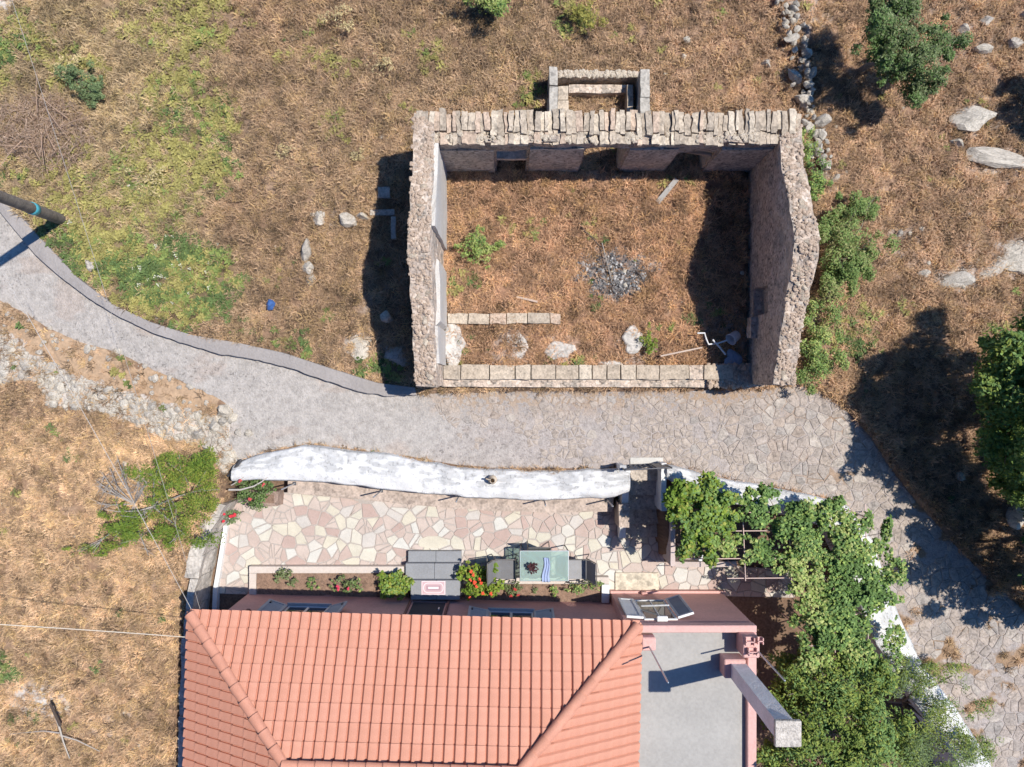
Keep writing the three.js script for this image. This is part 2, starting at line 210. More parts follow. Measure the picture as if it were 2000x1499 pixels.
function groundY(x, z) {
  const u = U(x), v = Vv(z), y = sYard(u, v), inSt = sStreet(u, v);
  let h = (fbm(x * 0.5 + 3, z * 0.5 + 9, 3) - 0.5) * 0.3 + (n2(x * 2.3, z * 2.3) - 0.5) * 0.07 + (n2(x * 6, z * 6) - 0.5) * 0.03;
  h += mRuin(u, v) > 0.5 ? 0.2 : 0.07;
  if (mGarden(u, v) > 0.5) h = -0.05 + h * 0.3;
  h = lerp(h, -0.07, inSt);
  const k = mKerb(u, v); if (k > 0) h = lerp(h, -0.04, k);
  return lerp(h, -0.86, y);
}
// colours of the earth and of the grass on it share this tint
function tint(u, v, o) {                                           // dry-grass colour by place
  const a = fbm(u / 150 + 5, v / 150 + 2, 3), b = n2(u / 34 + 9, v / 34), east = sstep(1000, 1500, u + (a - 0.5) * 300) * sstep(1250, 900, v), field = sstep(780, 880, v) * sstep(480, 380, u), ruin = mRuin(u, v), nw = sstep(520, 380, u + (a - 0.5) * 200) * sstep(640, 540, v);
  let r = lerp(0.32, 0.25, a), g = lerp(0.2, 0.148, a), c = lerp(0.103, 0.073, a);
  r = lerp(r, 0.335, east * 0.8); g = lerp(g, 0.195, east * 0.8); c = lerp(c, 0.1, east * 0.8);
  r = lerp(r, 0.33, ruin * 0.8); g = lerp(g, 0.175, ruin * 0.8); c = lerp(c, 0.084, ruin * 0.8);
  r = lerp(r, 0.375, field * 0.9); g = lerp(g, 0.23, field * 0.9); c = lerp(c, 0.115, field * 0.9);
  r = lerp(r, 0.33, nw * 0.5); g = lerp(g, 0.235, nw * 0.5); c = lerp(c, 0.11, nw * 0.5);
  const k = 0.8 + b * 0.42; o[0] = r * k * 1.32; o[1] = g * k * 1.5; o[2] = c * k * 1.95; return o;
}
// ------------------------------------------------------------------ the ground
const GW = 2048, GH = 1560, o3 = [0, 0, 0];
const groundMap = colorTex(GW, GH, (tu, tv, o) => {
  const u = MX + tu * 2600, v = MY + tv * 2020, wu = u + (n2(u / 18, v / 18) - 0.5) * 26 + (n2(u / 5, v / 5) - 0.5) * 8, wv = v + (n2(u / 18 + 50, v / 18) - 0.5) * 26 + (n2(u / 5 + 9, v / 5) - 0.5) * 8;
  tint(u, v, o3); const g1 = n2(u / 3.1, v / 3.1), g2 = n2(u / 1.6 + 7, v / 1.6), g3 = n2(u / 9, v / 9);
  let k = 0.55 + g1 * 0.35 + g2 * 0.35 + (g3 - 0.5) * 0.3, r = o3[0] * k * 0.66, g = o3[1] * k * 0.61, b = o3[2] * k * 0.6;
  const gr = green(wu, wv) * (0.4 + g3 * 0.8); if (gr > 0) { const t = clamp(gr) * 0.5; r = lerp(r, 0.12 * k, t); g = lerp(g, 0.13 * k, t); b = lerp(b, 0.04 * k, t); }
  const bare = sstep(0.62, 0.8, fbm(u / 60 + 31, v / 60 + 4, 4)); r = lerp(r, 0.4 * (0.6 + g1 * 0.6), bare * 0.45); g = lerp(g, 0.29 * (0.6 + g1 * 0.6), bare * 0.45); b = lerp(b, 0.21 * (0.6 + g1 * 0.6), bare * 0.45);
  const d = mDirt(wu, wv); if (d > 0) { const t = d * (0.7 + g3 * 0.3); r = lerp(r, 0.45 * (0.72 + g1 * 0.3 + g2 * 0.2), t); g = lerp(g, 0.315 * (0.72 + g1 * 0.3 + g2 * 0.2), t); b = lerp(b, 0.205 * (0.72 + g1 * 0.3 + g2 * 0.2), t); }
  let s = Math.max(mRubble(wu, wv) * 0.85, stony(wu, wv)) * sstep(0.2, 0.55, n2(u / 11 + 3, v / 11 + 8) * 0.6 + g1 * 0.5); if (s > 0) { const e = 0.33 + g2 * 0.22 + g3 * 0.12; r = lerp(r, e * 1.04, s); g = lerp(g, e * 0.96, s); b = lerp(b, e * 0.88, s); }
  const ash = sstep(1.2, 0.5, ((wu - 1205) / 62) ** 2 + ((wv - 545) / 45) ** 2) * sstep(0.3, 0.6, g3 * 0.5 + g1 * 0.6); r = lerp(r, 0.1, ash * 0.8); g = lerp(g, 0.1, ash * 0.8); b = lerp(b, 0.105, ash * 0.8);
  const y = mYard(u, v); if (y > 0.5 || mGarden(u, v) > 0.5) { const e = 0.5 + g1 * 0.5 + g2 * 0.4; r = 0.185 * e; g = 0.12 * e; b = 0.082 * e; }
  o[0] = r; o[1] = g; o[2] = b;
}, THREE.MirroredRepeatWrapping);
{
  const xs = [], zs = [], lo = (a, b, s) => { const r = []; for (let x = a; x <= b + 1e-6; x += s) r.push(x); return r; };
  const far = [-400, -200, -110, -60, -36, -24, -18]; xs.push(...far, ...lo(-14.9, 14.9, 0.078), ...far.map((x) => -x).reverse()); zs.push(...far, ...lo(-11.4, 11.9, 0.078), ...far.map((x) => -x).reverse());
  const pos = new Float32Array(xs.length * zs.length * 3), uv = new Float32Array(xs.length * zs.length * 2), idx = []; let i = 0;
  for (const z of zs) for (const x of xs) { pos[i * 3] = x; pos[i * 3 + 1] = Math.abs(x) > 15 || Math.abs(z) > 12 ? (fbm(x * 0.1, z * 0.1, 3) - 0.5) * 0.6 : groundY(x, z); pos[i * 3 + 2] = z; uv[i * 2] = (U(x) - MX) / 2600; uv[i * 2 + 1] = (Vv(z) - MY) / 2020; i++; }
  const w = xs.length; for (let b = 0; b < zs.length - 1; b++) for (let a = 0; a < w - 1; a++) { const q = b * w + a; idx.push(q, q + w, q + 1, q + 1, q + w, q + w + 1); }
  const g = new THREE.BufferGeometry(); g.setAttribute('position', new THREE.BufferAttribute(pos, 3)); g.setAttribute('uv', new THREE.BufferAttribute(uv, 2)); g.setIndex(idx); g.computeVertexNormals();
  structure('ground', g, mat([1, 1, 1], { map: groundMap, roughness: 1 }));
}
// shared surface grain
const stoneMap = colorTex(512, 512, (u, v, o) => { const a = fbmp(u * 6, v * 6, 6, 5), b = fbmp(u * 40, v * 40, 40, 2), c = fbmp(u * 14 + 5, v * 14, 14, 3), k = 0.55 + a * 0.5 + (b - 0.5) * 0.5, l = sstep(0.58, 0.72, c); o[0] = k * lerp(1, 0.72, l); o[1] = k * lerp(0.97, 0.7, l); o[2] = k * lerp(0.92, 0.67, l); });
const stoneBump = grayTex(512, 512, (u, v) => fbmp(u * 20, v * 20, 20, 4));
const plainMap = colorTex(512, 512, (u, v, o) => { const a = fbmp(u * 4, v * 4, 4, 4), b = fbmp(u * 60, v * 60, 60, 2); const k = 0.86 + (a - 0.5) * 0.22 + (b - 0.5) * 0.16; o[0] = k; o[1] = k; o[2] = k; });
const grainBump = grayTex(512, 512, (u, v) => fbmp(u * 64, v * 64, 64, 3));
const rep = (t, s) => { const c = t.clone(); c.repeat.set(s, s); c.needsUpdate = true; return c; };
const stone = (c, s = 0.5, o = {}) => mat(c, { map: rep(stoneMap, s), bumpMap: rep(stoneBump, s), bumpScale: 0.012, ...o });
const paint = (c, s = 0.5, o = {}) => mat(c, { map: rep(plainMap, s), bumpMap: rep(grainBump, s), bumpScale: 0.004, ...o });

// ------------------------------------------------------------------ the street
const soilAt = (u, v) => sstep(0.56, 0.68, fbm(u / 50 + 8, v / 30 + 40, 4)) * sstep(1400, 1750, u);
const poly2 = (p) => p.map(([u, v]) => [(u - 1000) * K, (v - 749.5) * K]);
const streetMap = colorTex(2048, 1400, (tu, tv, o) => {
  const u = MX + tu * 2600, v = tv * 1850, a = fbm(u / 120 + 4, v / 60, 4), b = n2(u / 3, v / 3), c = n2(u / 1.5 + 4, v / 1.5), d = n2(u / 9 + 2, v / 9), e = sstep(700, 1250, u + (a - 0.5) * 500);
  let k = 0.86 + (b - 0.5) * 0.24 + (c - 0.5) * 0.26 + (d - 0.5) * 0.22; const w = sstep(0.56, 0.7, fbm(u / 70 + 20, v / 40 + 3, 4));
  let r = lerp(0.455, 0.42, e), g = lerp(0.42, 0.37, e), bl = lerp(0.39, 0.345, e); r = lerp(r, 0.43, w * 0.5); g = lerp(g, 0.35, w * 0.5); bl = lerp(bl, 0.3, w * 0.5);
  const soil = soilAt(u, v); r = lerp(r, 0.34, soil); g = lerp(g, 0.225, soil); bl = lerp(bl, 0.14, soil);
  const pit = sstep(0.70, 0.80, n2(u / 4 + 60, v / 4) * 0.6 + n2(u / 2.1, v / 2.1 + 9) * 0.4) * sstep(0.4, 0.6, a); k *= 1 - pit * 0.4;
  const edge = sstep(60, 0, Math.abs(v - 772)) * sstep(800, 900, u) * sstep(1600, 1500, u) * sstep(0.35, 0.6, d * 0.5 + b * 0.5); r = lerp(r, 0.36, edge * 0.8); g = lerp(g, 0.25, edge * 0.8); bl = lerp(bl, 0.16, edge * 0.8);
  o[0] = r * k; o[1] = g * k; o[2] = bl * k;
});
let street;
{
  const p = poly2(STREET.map(([u, v]) => [u, v])), dense = []; const r = rng(5);
  p.forEach((a, i) => { const b = p[(i + 1) % p.length], n = Math.max(1, Math.round(Math.hypot(b[0] - a[0], b[1] - a[1]) / 0.16)); for (let k = 0; k < n; k++) { const x = lerp(a[0], b[0], k / n), z = lerp(a[1], b[1], k / n); dense.push(new THREE.Vector2(x + (r() - 0.5) * 0.04, -(z + (r() - 0.5) * 0.04))); } });
  const g = new THREE.ShapeGeometry(new THREE.Shape(dense)); g.rotateX(-Math.PI / 2); const q = g.attributes.position, uv = new Float32Array(q.count * 2);
  for (let i = 0; i < q.count; i++) { uv[i * 2] = (U(q.getX(i)) - MX) / 2600; uv[i * 2 + 1] = Vv(q.getZ(i)) / 1850; }
  g.setAttribute('uv', new THREE.BufferAttribute(uv, 2)); const bm = grainBump.clone(); bm.repeat.set(22, 16); bm.needsUpdate = true;
  street = structure('street', g, mat([1, 1, 1], { map: streetMap, bumpMap: bm, bumpScale: 0.012 }));
}
{ // paving stones: the largest 300 each a piece, the rest one mass
  const cols = [[0.46, 0.405, 0.375], [0.42, 0.375, 0.35], [0.48, 0.42, 0.38], [0.42, 0.39, 0.375], [0.46, 0.39, 0.345], [0.52, 0.475, 0.44]].map((c) => stone(c, 0.9, { bumpScale: 0.006 })), r = rng(8);
  const big = [[1420, 790], [1560, 756], [1600, 768], [1650, 805], [1700, 855], [1735, 910], [1780, 968], [1850, 1055], [1920, 1125], [2010, 1200], [2300, 1430], [2300, 1800], [2070, 1800], [1962, 1620], [1918, 1470], [1854, 1370], [1794, 1290], [1749, 1200], [1719, 1120], [1694, 1050], [1648, 986], [1560, 964], [1440, 943], [1400, 860]];
  const mid = [[840, 780], [1000, 772], [1300, 772], [1420, 790], [1400, 860], [1440, 935], [1330, 910], [1230, 898], [1100, 912], [1000, 912], [920, 880], [870, 830]];
  const list = [...cells(poly2(big), 0.215, 21, 1.1).filter((c) => n2(c[0][0] * 1.3 + 9, c[0][1] * 1.3) > 0.2 && soilAt(U(c[0][0]), Vv(c[0][1])) < 0.55), ...cells(poly2(mid), 0.16, 22, 1.1).filter((c) => n2(c[0][0] * 0.9 + 4, c[0][1] * 0.9) * 0.6 + n2(c[0][0] * 7, c[0][1] * 7) * 0.4 > 0.5)].map((c) => ({ c, a: Math.abs(area(c)), vis: U(c[0][0]) < 2020 && Vv(c[0][1]) < 1520 && !(U(c[0][0]) > 1480 && U(c[0][0]) < 1720 && Vv(c[0][1]) > 1010 && U(c[0][0]) < 1660 + (Vv(c[0][1]) - 985) * 0.5) }));
  list.sort((p, q) => (q.vis - p.vis) || q.a - p.a); const rest = [];
  list.forEach(({ c }, i) => { const u = U(c[0][0]), e = sstep(800, 1600, u), h = lerp(0.004, 0.01, e) + (r() - 0.5) * 0.01, g = slab(c, -0.03, h + 0.002, 0.005 + r() * 0.014, 0.008, 0.003, 0.26, r); if (i < 300) part(street, 'paving_stone', g, cols[(r() * 6) | 0]); else rest.push(g); });
  part(street, 'paving_rubble', merge(rest), cols[2], { kind: 'stuff' });
}
// kerb: a low concrete strip, a step above the street
{
  const r = rng(3), interp = (L, t) => { const seg = []; let tot = 0; for (let i = 1; i < L.length; i++) { const d = Math.hypot(L[i][0] - L[i - 1][0], L[i][1] - L[i - 1][1]); seg.push(d); tot += d; } let s = t * tot; for (let i = 0; i < seg.length; i++) { if (s <= seg[i] || i === seg.length - 1) { const k = clamp(s / seg[i]); return [lerp(L[i][0], L[i + 1][0], k), lerp(L[i][1], L[i + 1][1], k)]; } s -= seg[i]; } };
  const n = 170, sec = []; for (let i = 0; i <= n; i++) { const a = interp(KERB_OUT, i / n), b = interp(KERB_IN, i / n), w = (n2(i * 0.9, 3) - 0.5) * 3.2, A = [(a[0] - 1000) * K, (a[1] - 749.5) * K], B = [(b[0] + w - 1000) * K, (b[1] + w - 749.5) * K]; const y = 0.15 + (n2(i * 0.3, 9) - 0.5) * 0.02, l = (t) => [lerp(B[0], A[0], t), lerp(B[1], A[1], t)]; sec.push([[...B, -0.06], [...l(0.01), y - 0.015], [...l(0.05), y], [...l(0.5), y + 0.008], [...l(0.97), y], [...A, -0.06]]); }
  const pos = [], P = (i, j) => [sec[i][j][0], sec[i][j][2], sec[i][j][1]]; for (let i = 0; i < n; i++) for (let j = 0; j < 5; j++) { const a = P(i, j), b = P(i + 1, j), c = P(i + 1, j + 1), d = P(i, j + 1); pos.push(...a, ...b, ...c, ...a, ...c, ...d); }
  structure('kerb', planarUV(geoOf(pos)), paint([0.365, 0.335, 0.32], 0.45, { bumpScale: 0.01 }), 'grey concrete kerb curving along the street below the green weeds');
}
// ------------------------------------------------------------------ the ruin
const ruinMap = colorTex(1024, 1024, (u, v, o) => {               // lime mortar full of small stones, 2.4 m across
  const a = fbmp(u * 5, v * 5, 5, 4), b = fbmp(u * 70, v * 70, 70, 2), c = np(u * 34 + 0.3, v * 34, 34), d = np(u * 52, v * 52, 52), l = sstep(0.55, 0.7, fbmp(u * 9 + 0.4, v * 9, 9, 4)), peb = sstep(0.62, 0.8, c), pit = sstep(0.7, 0.85, d);
  let k = 0.62 + a * 0.35 + (b - 0.5) * 0.55; k += peb * 0.3 - pit * 0.35;
  o[0] = k * lerp(1, 0.72, l); o[1] = k * lerp(0.93, 0.71, l) * lerp(1, 0.97, peb); o[2] = k * lerp(0.86, 0.68, l) * lerp(1, 0.95, peb);
});
const ruinBump = grayTex(1024, 1024, (u, v) => fbmp(u * 36, v * 36, 36, 4) * 0.8 + sstep(0.55, 0.8, np(u * 34 + 0.3, v * 34, 34)) * 0.35);
const ruinMat = (c, o = {}) => mat(c, { map: rep(ruinMap, 1 / 2.4), bumpMap: rep(ruinBump, 1 / 2.4), bumpScale: 0.03, ...o });
const MR = { wall: ruinMat([0.62, 0.54, 0.475]), plaster: ruinMat([0.56, 0.515, 0.475], { bumpScale: 0.012 }), lime: paint([0.6, 0.575, 0.54], 0.6, { bumpScale: 0.01 }), stones: [[0.62, 0.535, 0.44], [0.54, 0.46, 0.375], [0.62, 0.49, 0.395], [0.49, 0.425, 0.355], [0.68, 0.6, 0.5]].map((c) => stone(c, 0.8)) };
const ruin = thing('ruined_house', 'roofless ruined stone house with tall pointed end walls, grass growing inside', 'ruin', V(1.87, 0, -2.6));
const pw = (tab) => (x, z) => { for (let i = 1; i < tab.length; i++) if (z <= tab[i][0] || i === tab.length - 1) return lerp(tab[i - 1][1], tab[i][1], clamp((z - tab[i - 1][0]) / (tab[i][0] - tab[i - 1][0]))) + (n2(x * 5 + 8, z * 5) - 0.5) * 0.07; };
const hW = pw([[-5.3, 2.15], [-4.3, 2.3], [-2.75, 2.86], [-2.5, 2.86], [-1.4, 2.35], [0.06, 1.78]]), hE = pw([[-5.1, 2.05], [-4.2, 2.2], [-2.75, 2.86], [-2.5, 2.84], [-1.3, 2.25], [0.02, 1.7]]);
{
  // west end wall, with a window splay and thickened stretches on the inside
  const gw = [rough([-1.94, 0.06], [-1.9, -5.28], [-1.52, -5.2], [-1.5, 0.06], -0.1, hW, 0.028, 0.13, 4)];
  const w = part(ruin, 'gable_wall', merge(gw), MR.wall);
  part(w, 'plaster_face', rough([-1.53, -2.95], [-1.53, -4.7], [-1.44, -4.7], [-1.44, -2.95], 0, (x, z) => hW(x, z) - 0.12, 0.012, 0.2, 3), MR.lime);
  part(w, 'plaster_face', rough([-1.53, -1.15], [-1.53, -2.5], [-1.45, -2.45], [-1.43, -1.25], 0, (x, z) => Math.min(1.85, hW(x, z) - 0.2), 0.02, 0.2, 3), MR.lime);
  part(w, 'plaster_face', rough([-1.53, -0.4], [-1.53, -1.14], [-1.46, -1.14], [-1.46, -0.4], 0, (x, z) => hW(x, z) - 0.25, 0.012, 0.2, 3), MR.lime);
  // east end wall, niche at the inside
  const ge = [rough([5.25, 0.02], [5.25, -1.45], [5.66, -1.45], [5.65, 0.02], -0.1, hE, 0.028, 0.13, 4), rough([5.25, -1.45], [5.25, -2.05], [5.69, -2.05], [5.66, -1.45], 1.45, hE, 0.028, 0.13, 4), rough([5.45, -1.45], [5.45, -2.05], [5.69, -2.05], [5.66, -1.45], -0.1, 1.45, 0.02, 0.13, 4), rough([5.25, -1.45], [5.25, -2.05], [5.45, -2.05], [5.45, -1.45], -0.1, 0.55, 0.02, 0.13, 4), rough([5.25, -2.05], [5.24, -5.1], [5.66, -5.1], [5.69, -2.05], -0.1, hE, 0.028, 0.13, 4)];
  const e = part(ruin, 'gable_wall', merge(ge), MR.wall);
  part(e, 'stone_ledge', rough([5.1, -0.98], [5.1, -1.42], [5.27, -1.42], [5.27, -0.98], 0.55, 0.8, 0.02, 0.1, 6), MR.wall);
  // loose stones bedded in the tops of both end walls
  const r = rng(31);
  for (const [X0, X1, f, own] of [[-1.92, -1.53, hW, w], [5.27, 5.66, hE, e]]) {
    for (let i = 0; i < 26; i++) { const x = lerp(X0 + 0.06, X1 - 0.06, r()), z = -5.1 + 5.1 * r(), s = 0.05 + r() * 0.05; part(own, 'cap_stone', put(ROCKS[(r() * 8) | 0], x, f(x, z) - 0.01, z, s * (0.8 + r() * 0.5), s * 0.5, s * (0.9 + r() * 0.7), r() * 3), MR.stones[(r() * 5) | 0]); }
    const sm = []; for (let i = 0; i < 620; i++) { const x = lerp(X0 - 0.01, X1 + 0.01, r()), z = -5.2 + 5.22 * r(), s = 0.014 + r() * 0.028; sm.push(put(PEBBLES[(r() * 4) | 0], x, f(x, z) + 0.006, z, s, s * 0.6, s * (0.8 + r() * 0.6), r() * 3)); }
    part(own, 'rubble_topping', merge(sm), MR.stones[2], { kind: 'stuff' });
  }
  // window wall between them
  const hB = (x, z) => 2.04 + (n2(x * 3 + 1, z * 4 + 7) - 0.5) * 0.16 + (n2(x * 9, z * 9) - 0.5) * 0.06, Z0 = -5.24, Z1 = -4.72, gb = [];
  const open = [[-0.33, 0.31, 1.6], [1.5, 2.32, 1.74], [3.4, 4.16, 1.5]], pier = [[-1.55, -0.33], [0.31, 1.5], [2.32, 3.4], [4.16, 5.28]];
  for (const [a, b] of pier) gb.push(rough([a, Z1], [b, Z1], [b, Z0], [a, Z0], -0.1, hB, 0.026, 0.13, 4));
  for (const [a, b, h] of open) gb.push(rough([a, Z1], [b, Z1], [b, Z0], [a, Z0], h, hB, 0.026, 0.13, 4));
  const b = part(ruin, 'window_wall', merge(gb), ruinMat([0.46, 0.4, 0.355]));
  for (const [x0, x1] of pier) part(b, 'plaster_face', rough([x0 + 0.05, Z1 + 0.035], [x1 - 0.05, Z1 + 0.035], [x1 - 0.05, Z1 - 0.02], [x0 + 0.05, Z1 - 0.02], 0.05, 1.72 + (n2(x0, 3) - 0.5) * 0.2, 0.012, 0.2, 3), MR.plaster);
  part(b, 'sill_slab', rough([-0.36, -4.76], [0.34, -4.76], [0.34, -5.2], [-0.36, -5.2], 0.82, 0.93, 0.008, 0.15, 5), stone([0.72, 0.6, 0.52], 0.7));
  part(b, 'timber_lintel', tube([V(-0.45, 1.5, -4.86), V(0.45, 1.52, -4.88)], 0.06, 0.055, 7), mat([0.3, 0.27, 0.24]));
  part(b, 'fallen_beam', tube([V(3.45, 0.85, -5.0), V(4.12, 1.3, -4.72)], 0.05, 0.045, 7), mat([0.33, 0.24, 0.18]));
  let x = -1.86; while (x < 5.62) { // slabs set on edge along the top
    const wd = 0.06 + r() * 0.075, z0 = -5.27 - r() * 0.1, z1 = -4.98 + r() * 0.14, y = hB(x, -5.05) + 0.02, h = 0.03 + r() * 0.065, sk = (r() - 0.5) * 0.06;
    part(b, 'coping_stone', rough([x, z1], [x + wd, z1], [x + wd + sk, z0], [x + sk, z0], y - 0.06, y + h, 0.024, 0.07, 11), MR.stones[(r() * 5) | 0]);
    if (r() < 0.7) part(b, 'coping_stone', rough([x, -4.66 - r() * 0.05], [x + wd * 1.2, -4.68], [x + wd * 1.1, z1 + 0.02], [x, z1 + 0.02], y - 0.07, y + h * 0.55, 0.026, 0.07, 11), MR.stones[(r() * 5) | 0]);
    x += wd + 0.004 + r() * 0.012;
  }
  const sm = []; for (let i = 0; i < 520; i++) { const px = -1.5 + 6.8 * r(), z = -4.74 - r() * 0.22, s = 0.015 + r() * 0.04; sm.push(put(PEBBLES[(r() * 4) | 0], px, hB(px, z) + 0.01, z, s, s * 0.6, s, r() * 3)); }
  part(b, 'rubble_topping', merge(sm), MR.stones[4], { kind: 'stuff' });
  // low street wall: blocks on a plinth
  const fr = part(ruin, 'street_wall', rough([-1.55, 0.075], [5.45, 0.085], [5.45, -0.14], [-1.55, -0.1], -0.1, 0.27, 0.012, 0.16, 4), MR.wall);
  let q = -1.5; while (q < 4.7) { const l = 0.28 + r() * 0.42, e2 = Math.min(q + l, 4.9), t = 0.4 + (r() - 0.5) * 0.07; part(fr, 'stone_block', rough([q, -0.1 + r() * 0.02], [e2 - 0.018, -0.1 + r() * 0.02], [e2 - 0.018, -0.39 - r() * 0.03], [q, -0.39 - r() * 0.03], 0.05, t, 0.016, 0.12, 6), [MR.stones[0], MR.stones[1], MR.stones[3], MR.wall, MR.stones[4]][(r() * 5) | 0]); q = e2 + 0.004; }
  const rb = []; for (let i = 0; i < 340; i++) { const px = 4.3 + r() * 1.3, z = -0.42 + r() * 0.5, s = 0.02 + r() * 0.045; rb.push(put(PEBBLES[(r() * 4) | 0], px, 0.3 + r() * 0.09, z, s, s * 0.7, s, r() * 3)); }
  part(fr, 'rubble_topping', merge(rb), MR.stones[2], { kind: 'stuff' });
  part(fr, 'rubble_core', rough([4.5, 0.04], [5.5, 0.04], [5.5, -0.42], [4.6, -0.42], -0.1, 0.36, 0.05, 0.12, 5), MR.wall);
}
// stump of a cross wall in the ruin
{ const t = thing('partition_stump', 'knee-low remnant of a cross wall along the grass inside the ruin', 'wall stump', V(-0.3, 0.2, -1.35)); const r = rng(44); let x = -1.42; while (x < 0.85) { const l = 0.22 + r() * 0.3; part(t, 'stone_block', rough([x, -1.32], [x + l - 0.02, -1.31], [x + l - 0.02, -1.53], [x, -1.54], 0.08, 0.36 + r() * 0.05, 0.02, 0.1, 6), MR.stones[(r() * 4) | 0]); x += l; } }
// pale screed left on the floor
const pad = (name, label, u, v, ru, rv, y, m, seed, cat = 'floor patch', h = 0.05) => {
  const r = rng(seed), n = 13, p = []; for (let i = 0; i < n; i++) { const a = i / n * Math.PI * 2, k = 0.72 + r() * 0.42; p.push([(u - 1000 + Math.cos(a) * ru * k) * K * (H - y) / H, (v - 749.5 + Math.sin(a) * rv * k) * K * (H - y) / H]); }
  return solo(name, label, cat, slab(area(p) > 0 ? p : p.reverse(), y - 0.15, y + h, 0, 0.025, 0.012), m);
};
const screed = stone([0.66, 0.63, 0.6], 0.6);
pad('screed_patch', 'pale lime screed patch in the corner by the ruin\'s pale end wall', 886, 672, 25, 42, 0.26, screed, 1);
pad('screed_patch', 'hourglass-shaped pale screed patch below the cross-wall remnant', 1008, 678, 24, 34, 0.26, screed, 2);
pad('screed_patch', 'ragged pale screed patch in dry grass right of the hourglass-shaped one', 1092, 684, 33, 20, 0.26, screed, 3);
pad('screed_patch', 'white broken screed beside the small green weed near the street wall', 1236, 668, 20, 32, 0.26, screed, 4);
pad('screed_patch', 'thin white screed scrap touching the inside of the street wall', 1190, 712, 26, 8, 0.26, screed, 5);
// burnt rubbish heap
{
  const t = thing('ash_heap', 'grey ash heap with charred bits in the middle of the ruin', 'ash heap', at(1200, 540, 0.25)), r = rng(9);
  const cm = [[0.07, 0.07, 0.075], [0.3, 0.29, 0.28], [0.16, 0.155, 0.155], [0.45, 0.43, 0.41]].map((c) => mat(c));
  const ls = [[], [], [], []]; for (let i = 0; i < 2200; i++) { const a = r() * 6.28, k = Math.pow(r(), 0.6) * (0.45 + n2(Math.cos(a) * 2.2 + 7, Math.sin(a) * 2.2 + 7) * 1.0 + r() * 0.2), p = at(1198 + Math.cos(a) * 72 * k, 540 + Math.sin(a) * 50 * k, 0.2), s = 0.005 + r() * r() * r() * 0.04; ls[[0, 0, 1, 2, 2, 2, 3][(r() * 7) | 0]].push(put(PEBBLES[(r() * 4) | 0], p.x, groundY(p.x, p.z) + 0.02 + (1 - k) * 0.05, p.z, s * 1.4, s * 0.6, s, r() * 3)); }
  ['charcoal', 'ash', 'cinders', 'mortar_crumbs'].forEach((n, i) => part(t, n, merge(ls[i]), cm[i], { kind: 'stuff' }));
  solo('charred_stick', 'dark charred stick lying across the ash heap, its end pale', 'stick', tube([at(1176, 475, 0.34), at(1182, 500, 0.36), at(1190, 530, 0.34), at(1196, 556, 0.3)], 0.014, 0.01), mat([0.3, 0.27, 0.24]));
  solo('charred_stick', 'crooked dark branch leading to the ash heap from above', 'stick', tube([at(1131, 436, 0.32), at(1142, 452, 0.34), at(1158, 466, 0.33), at(1172, 482, 0.33)], 0.02, 0.014), mat([0.09, 0.07, 0.06]));
  solo('charred_stick', 'short bent dark twig on the right of the ash heap', 'stick', tube([at(1241, 528, 0.33), at(1252, 540, 0.34), at(1260, 560, 0.32)], 0.015, 0.01), mat([0.07, 0.055, 0.05]));
}
const plank = (label, u0, v0, u1, v1, w, y, c) => { const a = at(u0, v0, y), b = at(u1, v1, y), d = b.clone().sub(a), L = d.length(), g = cbox(-L / 2, -0.012, -w / 2, L / 2, 0.012, w / 2, 0.004); g.rotateY(-Math.atan2(d.z, d.x)); const m = a.add(b).multiplyScalar(0.5); g.translate(m.x, m.y, m.z); solo('timber_plank', label, 'plank', g, paint(c, 1.5)); };
plank('weathered grey plank leaning in the grass below the third opening', 1284, 396, 1322, 350, 0.11, 0.34, [0.4, 0.38, 0.36]);
plank('pale short plank lying in dry grass left of the ash heap', 1008, 580, 1050, 590, 0.045, 0.34, [0.55, 0.42, 0.33]);
plank('long thin pale lath near the shaded corner of the ruin', 1290, 696, 1372, 679, 0.035, 0.36, [0.58, 0.46, 0.38]);
plank('brown board lying just inside the doorway of the ruin', 1195, 349, 1245, 351, 0.09, 0.34, [0.4, 0.3, 0.24]);
